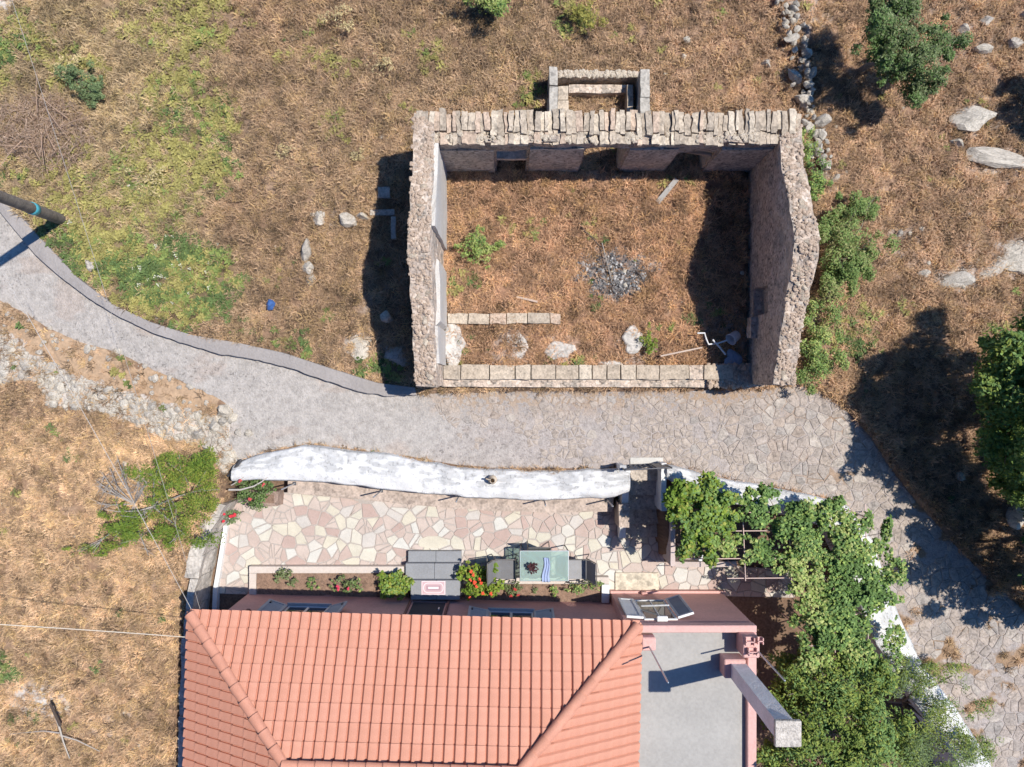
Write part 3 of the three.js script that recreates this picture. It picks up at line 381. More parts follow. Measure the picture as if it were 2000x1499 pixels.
{
  const pm = mat([0.62, 0.63, 0.65], { roughness: 0.4 });
  solo('plastic_pipe', 'white bent plastic pipe in the shaded corner of the ruin', 'pipe', tube([at(1362, 651, 0.5), at(1376, 651, 0.5), at(1379, 662, 0.48), at(1384, 673, 0.46), at(1402, 671, 0.45), at(1420, 665, 0.45)], 0.02, 0.02, 8), pm);
  solo('plastic_pipe', 'straight white plastic pipe crossing the bent one in the ruin', 'pipe', tube([at(1392, 664, 0.55), at(1405, 678, 0.47), at(1417, 693, 0.4)], 0.02, 0.02, 8), pm);
  const bk = thing('paint_bucket', 'whitish bucket lying in shade at the foot of the ruin\'s dark wall', 'bucket', at(1436, 655, 0.25)), c = at(1436, 655, 0.25), pr = [[0.001, 0], [0.105, 0], [0.125, 0.2], [0.135, 0.2], [0.135, 0.22], [0.118, 0.22], [0.1, 0.012], [0.001, 0.012]].map((p) => new THREE.Vector2(...p));
  const bg = new THREE.LatheGeometry(pr, 20); bg.rotateZ(1.2); bg.rotateY(0.6); bg.translate(c.x, 0.38, c.z); part(bk, 'pail', planarUV(bg), mat([0.55, 0.57, 0.6], { roughness: 0.5 })); part(bk, 'handle', tube([0, 1, 2, 3, 4, 5, 6].map((i) => V(c.x + 0.1 + 0.1 * Math.sin(i / 6 * 3.14), 0.38 + 0.02 * i, c.z - 0.12 + i * 0.04)), 0.005), mat([0.3, 0.3, 0.3], { metalness: 0.7, roughness: 0.4 }));
  const sg = []; const r = rng(12); for (let i = 0; i < 5; i++) { const p = at(1425 + r() * 20, 695 + r() * 14, 0.3); sg.push(put(ROCKS[i], p.x, 0.3, p.z, 0.09 + r() * 0.06, 0.05, 0.12 + r() * 0.07, r() * 3)); } 
  solo('crumpled_tarp', 'crumpled blue-grey tarp in the dark corner beside the pipes', 'tarp', merge(sg), mat([0.2, 0.25, 0.33], { roughness: 0.6 }));
}
// low stone enclosure behind the ruin
{
  const t = thing('stone_enclosure', 'low stone enclosure with squared slab sides behind the ruin', 'enclosure', V(1.9, 0, -6.2)), sm = stone([0.52, 0.5, 0.47], 0.7), r = rng(15);
  const blk = (n, u0, v0, u1, v1, y, m = sm, y0 = -0.1) => { const a = at(u0, v0, y), b = at(u1, v1, y); return part(t, n, rough([a.x, b.z], [b.x, b.z], [b.x, a.z], [a.x, a.z], y0, y, 0.012, 0.14, 5), m); };
  blk('side_slab', 1073, 131, 1089, 166, 0.72); blk('side_slab', 1073, 169, 1089, 228, 1.1); blk('side_slab', 1251, 136, 1269, 190, 0.9); blk('side_slab', 1251, 191, 1269, 228, 0.95);
  blk('step_block', 1090, 168, 1110, 196, 0.62, MR.stones[0]); blk('step_block', 1090, 197, 1111, 236, 0.62, MR.stones[0]); blk('step_block', 1225, 166, 1236, 238, 0.5, MR.stones[1]);
  blk('back_wall', 1090, 139, 1250, 151, 0.5, MR.wall); blk('tread', 1112, 166, 1224, 182, 0.3, MR.wall);
  const sc = []; for (let i = 0; i < 120; i++) { const p = at(1092 + r() * 156, 140 + r() * 10, 0.5), s = 0.02 + r() * 0.04; sc.push(put(PEBBLES[(r() * 4) | 0], p.x, 0.5, p.z, s, s * 0.7, s, r() * 3)); } part(t, 'rubble_topping', merge(sc), MR.stones[4], { kind: 'stuff' });
}
// ------------------------------------------------------------------ loose rocks, slabs and the tumbled field wall
const rockMats = [[0.64, 0.6, 0.54], [0.56, 0.52, 0.47], [0.68, 0.63, 0.55], [0.52, 0.49, 0.45]].map((c) => stone(c, 0.9));
let rk = 0;
function rock(label, u, v, ru, rv, h, turn = 0, group) { const r = rng(200 + rk), p = at(u, v, h * 0.6), y = groundY(p.x, p.z); solo('rock', label, 'rock', put(ROCKS[rk % 8], p.x, y + h * 0.25, p.z, ru * K * 1.12, h, rv * K * 1.12, turn), rockMats[rk % 4], undefined, group); rk++; }
rock('large pale boulder with a dark hole on the dry slope', 1905, 232, 44, 25, 0.3);
rock('long low pale ledge of rock at the frame\'s edge under the large boulder', 1942, 312, 72, 17, 0.18, -0.12);
rock('pale rock knob at the end of the long low ledge', 1868, 282, 16, 9, 0.16, -0.5);
rock('flat grey rock outcrop in dry grass right of the ivy', 1862, 548, 36, 16, 0.12);
rock('broad grey rock outcrop cut by the frame\'s right edge', 1988, 498, 34, 34, 0.14, 0.3);
rock('broken grey rock below the broad grey outcrop', 1935, 525, 30, 14, 0.12, 0.5);
rock('white rock high on the slope right of the olive crown', 1915, 100, 22, 11, 0.2);
rock('small white rock near the frame\'s top right corner', 1990, 36, 10, 9, 0.18);
rock('whitish rock between the olive crown and the corner rock', 1922, 46, 13, 10, 0.18);
rock('rounded pale rock right of the olive, low on the slope', 1978, 88, 16, 10, 0.16, 0.4);
rock('grey stone against the right side of the olive crown', 1876, 62, 14, 12, 0.18);
rock('small white stone beside the ivy\'s dry edge', 1752, 458, 9, 8, 0.12);
rock('white angular stone on bare ground left of the flat outcrop', 1800, 534, 12, 8, 0.12);
rock('pale stone near the leafy sprig by the ruin\'s corner', 1626, 352, 12, 8, 0.12, 0.7);
rock('isolated pale stone above the ruin\'s coping near the field wall', 1340, 80, 9, 8, 0.12);
rock('pale rock half hidden in grass beside the field wall', 1496, 126, 13, 10, 0.14);
rock('split white stone pair beside the shaded slabs left of the ruin', 628, 428, 15, 14, 0.16, 0.5);
rock('pale blocky stone lying second from the ruin\'s shadow', 680, 433, 20, 13, 0.2);
rock('pale angular stone at the edge of the ruin\'s shadow', 711, 425, 15, 9, 0.17, -0.2);
rock('upright grey slab edge lying alone left of the ruin', 597, 491, 11, 22, 0.22);
rock('rounded grey stone at the lower end of the lone slab', 603, 522, 13, 13, 0.17);
rock('small pale stone trailing below the lone grey slab', 608, 545, 9, 12, 0.1);
rock('round pale stone in the deep shade beside the ruin', 755, 620, 14, 15, 0.2);
rock('flat bluish slab in the shade near the ruin\'s street corner', 775, 695, 30, 24, 0.1);
rock('flat pale rock in turf above the kerb\'s curve', 706, 678, 26, 24, 0.1, 0.4);
rock('pale stone at the kerb below the white-flowered weeds', 178, 518, 13, 12, 0.12);
rock('biggest pale boulder at the head of the rubble bank', 437, 803, 13, 18, 0.22, 0.2);
rock('pale round boulder just below the biggest rubble boulder', 433, 823, 9, 8, 0.16);
rock('whitish boulder left of the round one on the rubble bank', 418, 830, 12, 12, 0.18);
rock('pale boulder at the rubble\'s foot near the almond bush', 385, 848, 13, 12, 0.17);
rock('smooth pale stone where the rubble meets the white wall', 484, 847, 10, 9, 0.15);
rock('flat white stone right of the rubble\'s pale boulders', 462, 845, 11, 10, 0.14);
rock('shaded grey rock under the right-hand trees', 1990, 1010, 22, 24, 0.3);
rock('pale lichen-grey stone in the shade beside the right trees', 1870, 930, 10, 8, 0.14);
{ // slabs lying in the ruin's shadow
  const s = (l, u0, v0, u1, v1) => { const a = at(u0, v0, 0.2), b = at(u1, v1, 0.2); solo('stone_slab', l, 'slab', rough([a.x, b.z], [b.x, b.z], [b.x, a.z], [a.x, a.z], -0.05, 0.24, 0.015, 0.12, 5), rockMats[1]); };
  s('long flat slab crossing into the ruin\'s shadow', 724, 410, 771, 421); s('narrow slab standing along the ruin\'s pale wall in shadow', 764, 424, 773, 468); s('pale block in deep shade by the ruin\'s upper corner', 738, 366, 762, 388);
}
{
  const t = thing('field_wall', 'tumbled dry stone wall running up the slope beside the olive', 'stone wall', at(1572, 150)), r = rng(61), path = [[1515, -60], [1535, 10], [1552, 60], [1562, 120], [1570, 175], [1588, 225], [1598, 285], [1612, 330]];
  for (let i = 0; i < path.length - 1; i++) { const [a, b] = [path[i], path[i + 1]], n = 13; for (let k = 0; k < n; k++) { const f = k / n, y = 0.14 + r() * 0.24, p = at(lerp(a[0], b[0], f) + (r() - 0.5) * 40, lerp(a[1], b[1], f) + (r() - 0.5) * 8, y), s = 0.06 + r() * r() * 0.12; part(t, 'field_stone', put(ROCKS[(r() * 8) | 0], p.x, groundY(p.x, p.z) + y - 0.1, p.z, s * (0.7 + r() * 0.8), s * 0.8, s * (0.7 + r() * 0.4), r() * 3, r() - 0.5), rockMats[(r() * 4) | 0]); } }
}
{ // rubble bank: the largest stones singly, the rest as one mass
  const t = thing('rubble_bank', 'bank of whitish rubble stones between the lane and the golden field', 'rubble bank', at(230, 780)), r = rng(71), small = [[], []]; let n = 0;
  for (let i = 0; i < 9500; i++) {
    const u = -200 + r() * 690, v = 520 + r() * 420, w = mRubble(u, v) > 0.5 ? 1 : mDirt(u, v) > 0.5 ? 0.06 : 0; if (r() > w * (0.35 + n2(u / 25, v / 25))) continue;
    const big = n < 150 && r() < 0.16 && u > 0, s = big ? 0.055 + r() * 0.08 : 0.02 + r() * 0.045, p = at(u, v, 0.05), y = groundY(p.x, p.z);
    if (big) { part(t, 'stone', put(ROCKS[(r() * 8) | 0], p.x, y + s * 0.25, p.z, s * (0.8 + r() * 0.6), s * 0.7, s, r() * 3), rockMats[(r() * 4) | 0]); n++; } else small[(r() * 2) | 0].push(put(PEBBLES[(r() * 4) | 0], p.x, y + s * 0.35, p.z, s * (0.8 + r() * 0.6), s * 0.7, s, r() * 3));
  }
  part(t, 'rubble', merge(small[0]), rockMats[0], { kind: 'stuff' }); part(t, 'rubble', merge(small[1]), rockMats[1], { kind: 'stuff' });
  // chips scattered along the lane's verge and over the slope
  const chips = []; for (let i = 0; i < 3200; i++) { const u = -100 + r() * 2250, v = -100 + r() * 1650; if (mStreet(u, v) > 0.2 || mYard(u, v) > 0.2 || mKerb(u, v) > 0.2 || mRuinOut(u, v) > 0.2 && mRuin(u, v) < 0.5) continue; const k = Math.max(stony(u, v), n2(u / 60 + 3, v / 60) > 0.68 ? 0.35 : 0.05, u > 1500 && v < 700 ? 0.3 : 0); if (r() > k) continue; const p = at(u, v, 0.1), s = 0.012 + r() * r() * 0.06; chips.push(put(PEBBLES[(r() * 4) | 0], p.x, groundY(p.x, p.z) + s * 0.3, p.z, s, s * 0.7, s * (0.8 + r() * 0.5), r() * 3)); }
  const c = new THREE.Mesh(merge(chips), rockMats[2]); c.name = 'gravel'; c.userData = { kind: 'stuff', label: 'pale limestone chips scattered over the dry slopes', category: 'gravel' }; scene.add(c);
}
// ------------------------------------------------------------------ the house
const TY = -0.8;                                                   // level of the terrace
const E0 = V(-6.306, 2.1, 4.46), th = 1.43 * Math.PI / 180, hx = V(Math.cos(th), 0, Math.sin(th)), hz = V(-Math.sin(th), 0, Math.cos(th)), HL = 8.81, HD = 2.3, PIT = 27 * Math.PI / 180;
const HP = (a, y, b) => V(E0.x, y, E0.z).addScaledVector(hx, a).addScaledVector(hz, b);
const turnH = (g) => { g.rotateY(-th); g.translate(E0.x, 0, E0.z); return g; };          // from house axes to the place
const hbox = (a0, y0, b0, a1, y1, b1, c = 0.01) => turnH(cbox(a0, y0, b0, a1, y1, b1, c));
const M = {
  render: paint([0.7, 0.4, 0.36], 0.5), render2: paint([0.72, 0.42, 0.38], 0.5), pink: paint([0.72, 0.43, 0.385], 0.5), white: paint([0.8, 0.8, 0.79], 0.6), grey: paint([0.5, 0.5, 0.51], 0.6), steel: mat([0.12, 0.12, 0.13], { roughness: 0.5, metalness: 0.6 }), alu: mat([0.6, 0.62, 0.65], { roughness: 0.4, metalness: 0.5 }), glass: mat([0.02, 0.03, 0.05], { roughness: 0.05, metalness: 0 }), shutter: paint([0.34, 0.38, 0.44], 1), dark: mat([0.03, 0.03, 0.035]), screed: paint([0.41, 0.395, 0.37], 0.35, { bumpScale: 0.003 }),
};
const house = thing('pink_house', 'pink rendered house with a hipped terracotta tile roof', 'house', HP(4.4, TY, 2.5));
{
  const w = part(house, 'wall', turnH(merge([box(0.15, TY - 0.1, 0.45, 8.66, 2.06, 0.62), box(0.15, TY - 0.1, 4.1, 8.66, 2.06, 4.27), box(0.15, TY - 0.1, 0.62, 0.32, 2.06, 4.1), box(8.49, TY - 0.1, 0.62, 8.66, 2.06, 4.1)])), M.render);
  part(w, 'plinth', hbox(0.13, TY - 0.1, 0.425, 8.66, TY + 0.14, 0.47), paint([0.55, 0.28, 0.235], 0.5));
  part(w, 'damp_stain', turnH(box(2.35, 1.35, 0.446, 3.5, 2.0, 0.449)), paint([0.16, 0.13, 0.075], 1.2));
  const z = 0.45, face = z;
  // door recess
  const d = part(house, 'door', hbox(4.0, -0.36, z + 0.02, 4.86, 1.75, z + 0.03, 0.003), M.dark);
  part(d, 'door_leaf', hbox(4.06, -0.33, z - 0.004, 4.8, 0.62, z + 0.018, 0.006), paint([0.035, 0.04, 0.055], 1)); part(d, 'glass_pane', hbox(4.08, 0.72, z - 0.002, 4.78, 1.68, z + 0.016, 0.004), M.glass); part(d, 'rail', hbox(4.03, 0.63, z - 0.03, 4.83, 0.7, z + 0.012, 0.006), M.alu); part(d, 'frame', merge([hbox(3.97, -0.36, z - 0.05, 4.02, 1.78, z + 0.02), hbox(4.84, -0.36, z - 0.05, 4.89, 1.78, z + 0.02)]), paint([0.22, 0.1, 0.085], 0.5)); part(d, 'handle', hbox(4.68, 0.16, z - 0.05, 4.71, 0.28, z - 0.006, 0.004), M.alu);
  const windowOf = (own, a0, a1, y0, y1, ang, zz = face) => {
    const o = part(own, 'window', hbox(a0, y0, zz - 0.012, a1, y1, zz - 0.004, 0.002), M.glass);
    part(o, 'frame', merge([hbox(a0 - 0.05, y0 - 0.05, zz - 0.03, a1 + 0.05, y0, zz - 0.002), hbox(a0 - 0.05, y1, zz - 0.03, a1 + 0.05, y1 + 0.05, zz - 0.002), hbox(a0 - 0.05, y0 + 0.002, zz - 0.03, a0, y1 - 0.002, zz - 0.002), hbox(a1, y0 + 0.002, zz - 0.03, a1 + 0.05, y1 - 0.002, zz - 0.002), hbox((a0 + a1) / 2 - 0.03, y0, zz - 0.028, (a0 + a1) / 2 + 0.03, y1, zz - 0.003)]), M.alu);
    part(o, 'sill', hbox(a0 - 0.08, y0 - 0.1, zz - 0.09, a1 + 0.08, y0 - 0.052, zz - 0.002), M.grey);
    for (const s of [-1, 1]) {                                     // shutters folded back towards the wall
      const W = (a1 - a0) / 2, hinge = s < 0 ? a0 - 0.055 : a1 + 0.055, mk = (x0, x1, ya, yb, z0, z1) => { const g = cbox(x0 * s, ya, z0, x1 * s, yb, z1, 0.004); g.rotateY(s * ang); g.translate(hinge, 0, zz - 0.05); return turnH(g); };
      const sh = part(o, 'shutter', merge([mk(0, W, y0, y0 + 0.06, -0.02, 0.02), mk(0, W, y1 - 0.06, y1, -0.02, 0.02), mk(0, 0.05, y0 + 0.06, y1 - 0.06, -0.02, 0.02), mk(W - 0.05, W, y0 + 0.06, y1 - 0.06, -0.02, 0.02)]), M.grey);
      part(sh, 'louvre_panel', mk(0.05, W - 0.05, y0 + 0.06, y1 - 0.06, -0.008, 0.008), M.shutter); part(sh, 'latch', mk(W - 0.09, W - 0.06, y0 + 0.12, y0 + 0.2, -0.04, 0.022), M.steel);
    }
    return o;
  };
  windowOf(house, 1.42, 2.24, 0.3, 1.55, 0.3); windowOf(house, 5.86, 6.74, 0.3, 1.55, 0.18);
  const lamp = part(house, 'wall_lamp', hbox(0.62, 0.72, z - 0.1, 0.72, 0.86, z - 0.01, 0.02), paint([0.22, 0.09, 0.08], 1)); part(lamp, 'bracket', hbox(0.64, 0.86, z - 0.05, 0.7, 0.95, z - 0.005, 0.008), M.steel);
  part(house, 'vent', turnH(new THREE.CylinderGeometry(0.045, 0.045, 0.02, 14).rotateX(Math.PI / 2).translate(3.62, 1.28, z - 0.008)), M.dark);
  part(house, 'soffit', turnH(box(0.02, 2.02, 0.03, 8.76, 2.045, 4.57)), M.pink);
  part(house, 'drip_board', turnH(merge([box(0.03, 2.0, 0.015, 8.75, 2.07, 0.03), box(0.005, 2.0, 0.03, 0.02, 2.07, 4.57)])), paint([0.7, 0.45, 0.4], 0.6));
  const ins = part(house, 'cable_bracket', hbox(0.17, 1.35, 0.3, 0.23, 1.75, 0.36, 0.01), M.white); part(ins, 'insulator', turnH(new THREE.CylinderGeometry(0.035, 0.045, 0.12, 10).translate(0.2, 1.8, 0.33)), M.white);

  // tiled roof
  const tc = [[0.62, 0.285, 0.192], [0.64, 0.298, 0.202], [0.605, 0.275, 0.184], [0.63, 0.29, 0.198]].map((c) => paint(c, 1.2, { roughness: 0.75, bumpScale: 0.003 }));
  const R = Math.tan(PIT) * HD, roof = part(house, 'roof', (() => { const c = [[0, 0], [HL, 0], [HL, 2 * HD], [0, 2 * HD]], r0 = [HD, HD], r1 = [HL - HD, HD], P = (p, y) => { const q = HP(p[0], y, p[1]); return [q.x, q.y, q.z]; }, e = 2.04, t = 2.04 + R, pos = []; const q4 = (a, b, d, f) => pos.push(...a, ...b, ...d, ...a, ...d, ...f); q4(P(c[0], e), P(r0, t), P(r1, t), P(c[1], e)); q4(P(c[2], e), P(r1, t), P(r0, t), P(c[3], e)); pos.push(...P(c[3], e), ...P(r0, t), ...P(c[0], e), ...P(c[1], e), ...P(r1, t), ...P(c[2], e)); return planarUV(geoOf(pos)); })(), M.render);
  const NR = 8, slope = HD / Math.cos(PIT), ex = slope / NR, prof = (f) => f < 0.14 ? 0 : 0.056 * Math.sqrt(Math.min(1, (f - 0.14) / 0.12)) - (f > 0.26 ? 0.022 * ((f - 0.26) / 0.74) ** 2 : 0);
  const tileGeo = (w) => { const pos = [], n = 14, L = ex + 0.05, T = 0.016, Y = (f, z) => prof(f) + 0.024 * (1 - z / L) ; const z0 = -0.025, z1 = L - 0.025; for (let i = 0; i < n; i++) { const a = i / n, b = (i + 1) / n, A = [a * w, Y(a, 0), z0], B = [b * w, Y(b, 0), z0], C = [b * w, Y(b, L), z1], D = [a * w, Y(a, L), z1], a2 = [a * w, Y(a, 0) - T, z0], b2 = [b * w, Y(b, 0) - T, z0]; pos.push(...A, ...D, ...C, ...A, ...C, ...B, ...A, ...B, ...b2, ...A, ...b2, ...a2); } const e = [[w, Y(1, 0), z0], [w, Y(1, L), z1], [w, Y(0, L) - T, z1], [w, Y(0, 0) - T, z0]]; pos.push(...e[0], ...e[1], ...e[2], ...e[0], ...e[2], ...e[3]); let g = geoOf(pos); g = planarUV(g); const uv = g.attributes.uv; g.deleteAttribute('uv'); g.setAttribute('uv', uv); return toCreasedNormals(g, 0.7); };
  const clipGeo = (g, planes) => { let tris = []; const p = g.attributes.position; for (let i = 0; i < p.count; i += 3) tris.push([0, 1, 2].map((k) => [p.getX(i + k), p.getY(i + k), p.getZ(i + k)])); for (const f of planes) { const out = []; for (const t of tris) { const c = []; for (let i = 0; i < t.length; i++) { const a = t[i], b = t[(i + 1) % t.length], da = f(a), db = f(b); if (da >= 0) c.push(a); if ((da > 0 && db < 0) || (da < 0 && db > 0)) { const k = da / (da - db); c.push([0, 1, 2].map((m) => lerp(a[m], b[m], k))); } } for (let i = 2; i < c.length; i++) out.push([c[0], c[i - 1], c[i]]); } tris = out; } return tris.length ? planarUV(geoOf(tris.flat(2))) : null; };
  // slopes: eave start (house axes), along the eave, up the slope, length
  const slopes = [[[0, 0], [1, 0], [0, 1], HL, 45], [[HL, 0], [0, 1], [-1, 0], 2 * HD, 24], [[0, 2 * HD], [0, -1], [1, 0], 2 * HD, 24], [[HL, 2 * HD], [-1, 0], [0, -1], HL, 45]];
  const rest = []; let count = 0; const r = rng(91), shared = new Map(), b = origin.get(house);
  for (const [s0, al, up, len, nc] of slopes) {
    const w = len / nc, front = up[1] === 1; if (!shared.has(nc)) shared.set(nc, tileGeo(w));
    const A3 = hx.clone().multiplyScalar(al[0]).addScaledVector(hz, al[1]), U3 = hx.clone().multiplyScalar(up[0]).addScaledVector(hz, up[1]), Z3 = U3.clone().multiplyScalar(Math.cos(PIT)).add(V(0, Math.sin(PIT), 0)), N3 = Z3.clone().cross(A3);
    for (let j = 0; j < NR; j++) for (let i = 0; i < nc; i++) {
      const bb = j * ex * Math.cos(PIT), x0 = i * w, x1 = x0 + w, inner = bb + ex * Math.cos(PIT); if (x1 < bb || x0 > len - bb) continue;
      const P0 = HP(s0[0] + al[0] * x0 + up[0] * bb, 2.06 + j * ex * Math.sin(PIT), s0[1] + al[1] * x0 + up[1] * bb), m = new THREE.Matrix4().makeBasis(A3, N3, Z3).setPosition(P0), cut = x0 < inner + 0.03 || x1 > len - inner - 0.03;
      let g = shared.get(nc); if (cut) { g = clipGeo(g, [(p) => x0 + p[0] - (bb + p[2] * Math.cos(PIT)), (p) => len - x0 - p[0] - (bb + p[2] * Math.cos(PIT))]); if (!g) continue; }
      const vis = front || (al[1] === 1 && i < 12) ; if (vis && count < 300) { const o = new THREE.Mesh(g, tc[(r() * 4) | 0]); o.name = 'roof_tile'; m.premultiply(new THREE.Matrix4().makeTranslation(-b.x, -b.y, -b.z)); o.applyMatrix4(m); roof.add(o); count++; } else rest.push(g.clone().applyMatrix4(m));
    }
  }
  part(roof, 'roof_tiling', merge(rest), tc[0], { kind: 'stuff' });
  // half-round tiles on hips and ridge
  const cap = (p, q, n) => { const d = q.clone().sub(p), L = d.length() / n; d.normalize(); const side = V(0, 1, 0).cross(d).normalize(), upv = d.clone().cross(side); for (let i = 0; i < n; i++) { const pos = [], S = 8, r0 = 0.112, r1 = 0.092, y0 = 0.02; const ring = (k, rr, t) => { const a = Math.PI * k / S - 0.12 + 0.24 * (k / S - 0) * 0 + 0; const c = p.clone().addScaledVector(d, (i + t) * L).addScaledVector(side, Math.cos(Math.PI * k / S) * rr).addScaledVector(upv, Math.sin(Math.PI * k / S) * rr * 0.85 + (t < 0.5 ? y0 : 0) - 0.005); return [c.x, c.y, c.z]; }; for (let k = 0; k < S; k++) { const A = ring(k, r0, -0.1), B = ring(k + 1, r0, -0.1), C = ring(k + 1, r1, 1), D = ring(k, r1, 1), a2 = ring(k, r0 - 0.016, -0.1), b2 = ring(k + 1, r0 - 0.016, -0.1); pos.push(...A, ...B, ...C, ...A, ...C, ...D, ...A, ...a2, ...b2, ...A, ...b2, ...B); } part(roof, 'ridge_tile', toCreasedNormals(planarUV(geoOf(pos)), 0.7), tc[(r() * 4) | 0]); } };
  const lift = 0.09, T = 2.06 + R + lift; cap(HP(0.06, 2.06 + lift, 0.06), HP(HD, T, HD), 10); cap(HP(HL - 0.06, 2.06 + lift, 0.06), HP(HL - HD, T, HD), 10); cap(HP(HD, T + 0.02, HD), HP(HL - HD, T + 0.02, HD), 14);
}
// flat-roofed annex
const annex = thing('house_annex', 'flat-roofed pink annex with grey screed roof joined to the house', 'annex', V(3.6, TY, 6.5));
{
  const x0 = 2.32, x1 = 4.925, z0 = 4.9, z1 = 10.4, top = 1.65, rf = 1.5, b = (n, m, ...a) => part(annex, n, cbox(...a), m);
  const w = b('wall', M.render2, x0, TY - 0.1, z0, x1, rf - 0.05, z0 + 0.2, 0.006); part(w, 'side_wall', merge([cbox(x1 - 0.2, TY - 0.1, z0 + 0.2, x1, rf - 0.05, z1), cbox(x0, TY - 0.1, z0 + 0.2, x0 + 0.2, rf - 0.05, z1)]), M.render2);
  const pl = part(w, 'plinth', cbox(x0 - 0.02, TY - 0.1, z0 - 0.05, x1 + 0.05, TY + 0.14, z0 + 0.01, 0.01), M.render); part(w, 'plinth_cap', cbox(x0 - 0.02, TY + 0.14, z0 - 0.055, x1 + 0.055, TY + 0.165, z0 + 0.012, 0.004), M.pink);
  b('roof_slab', M.screed, x0 - 0.4, rf - 0.05, z0 + 0.1, x1 - 0.1, rf, z1, 0.004);
  const pp = b('parapet', M.pink, x0 - 0.3, rf - 0.06, z0 - 0.015, x1 + 0.015, top, z0 + 0.13, 0.015); part(pp, 'side_parapet', cbox(x1 - 0.17, rf - 0.06, z0 + 0.13, x1 + 0.012, top - 0.004, z1, 0.015), M.pink);
  const blk = (n, u0, v0, u1, v1, y0, y1, m = M.pink) => { const p = at(u0, v0, y1), q = at(u1, v1, y1); return part(annex, n, cbox(p.x, y0, p.z, q.x, y1, q.z, 0.02), m); };
  const s1 = blk('parapet_block', 1254, 1246, 1281, 1272, rf, 1.78), s2 = blk('parapet_block', 1452, 1246, 1484, 1286, rf, 1.98); blk('chimney_base', 1415, 1289, 1457, 1326, rf, 1.86);
  // hollow clay bricks on the corner block
  for (const [u, v, du, dv] of [[1457, 1247, 18, 16], [1462, 1268, 18, 14], [1480, 1247, 12, 13]]) { const p = at(u, v, 2.08), q = at(u + du, v + dv, 2.08); const hb = part(s2, 'hollow_brick', merge([cbox(p.x, 1.985, p.z, q.x, 2.0, q.z, 0.003), cbox(p.x, 2.0, p.z, p.x + 0.02, 2.08, q.z, 0.003), cbox(q.x - 0.02, 2.0, p.z, q.x, 2.08, q.z, 0.003), cbox(p.x, 2.0, (p.z + q.z) / 2 - 0.01, q.x, 2.08, (p.z + q.z) / 2 + 0.01, 0.003)]), M.pink); }
  // chimney: rough-rendered shaft under a concrete slab
  const ch = at(1441, 1309, 1.8), cx = ch.x, cz = ch.z, shaft = part(annex, 'chimney', rough([cx - 0.15, cz + 0.15], [cx + 0.15, cz + 0.15], [cx + 0.15, cz - 0.15], [cx - 0.15, cz - 0.15], 1.86, 4.36, 0.002, 0.1, 30), mat([0.86, 0.82, 0.82], { map: rep(plainMap, 0.7), bumpMap: rep(stoneBump, 2.2), bumpScale: 0.008 }));
  part(shaft, 'chimney_cap', cbox(cx - 0.215, 4.36, cz - 0.215, cx + 0.215, 4.44, cz + 0.215, 0.012), stone([0.62, 0.585, 0.55], 1.6));
  // thin masts
  const mast = (u, v, y0, h, arm) => { const p = at(u, v, y0), o = part(annex, 'mast', tube([V(p.x, y0 - 0.2, p.z), V(p.x, y0 + h, p.z)], 0.018, 0.016, 8), M.alu); part(o, 'stay', tube([V(p.x, y0, p.z), V(p.x + arm, y0 - 0.02, p.z + 0.02)], 0.014), M.steel); };
  mast(1268, 1263, 1.76, 1.75, -0.14); mast(1477, 1269, 1.9, 1.5, -0.22);
  // window with its shutters thrown open
  const wd = b('window', M.glass, 2.78, 0.02, z0 - 0.02, 3.38, 1.25, z0 - 0.004, 0.003); part(wd, 'frame', merge([cbox(2.73, -0.04, z0 - 0.04, 3.43, 0.02, z0 - 0.002), cbox(2.73, 1.25, z0 - 0.04, 3.43, 1.3, z0 - 0.002), cbox(2.73, 0.02, z0 - 0.04, 2.78, 1.25, z0 - 0.002), cbox(3.38, 0.02, z0 - 0.04, 3.43, 1.25, z0 - 0.002), cbox(3.07, 0.02, z0 - 0.04, 3.1, 1.25, z0 - 0.003)]), M.white);
  part(wd, 'stay_bar', tube([V(2.82, 0.5, z0 - 0.06), V(3.36, 0.78, z0 - 0.16)], 0.02), M.white);
  for (const s of [-1, 1]) { const hinge = s < 0 ? 2.72 : 3.44, mk = (a, c, y0, y1, q0, q1) => { const g = cbox(a * s, y0, q0, c * s, y1, q1, 0.004); g.rotateY(s * (s < 0 ? 0.07 : 0.3)); g.translate(hinge, 0, z0 - 0.05); return g; }, sh = part(wd, 'shutter', merge([mk(0, 0.34, 0.0, 0.06, -0.02, 0.02), mk(0, 0.34, 1.2, 1.27, -0.025, 0.025), mk(0, 0.05, 0.06, 1.2, -0.02, 0.02), mk(0.29, 0.34, 0.06, 1.2, -0.02, 0.02)]), M.white); part(sh, 'louvre_panel', mk(0.05, 0.29, 0.06, 1.2, -0.008, 0.008), s < 0 ? paint([0.82, 0.84, 0.86], 1) : M.shutter); }  // left louvre panel paler: sunlight caught by its slats is put into the colour
  part(annex, 'wall_light', cbox(2.98, 1.34, z0 - 0.12, 3.2, 1.4, z0 - 0.01, 0.012), M.white);
  part(annex, 'clay_vent', cbox(3.0, TY + 0.18, z0 - 0.06, 3.14, TY + 0.3, z0 - 0.004, 0.02), M.render);
}
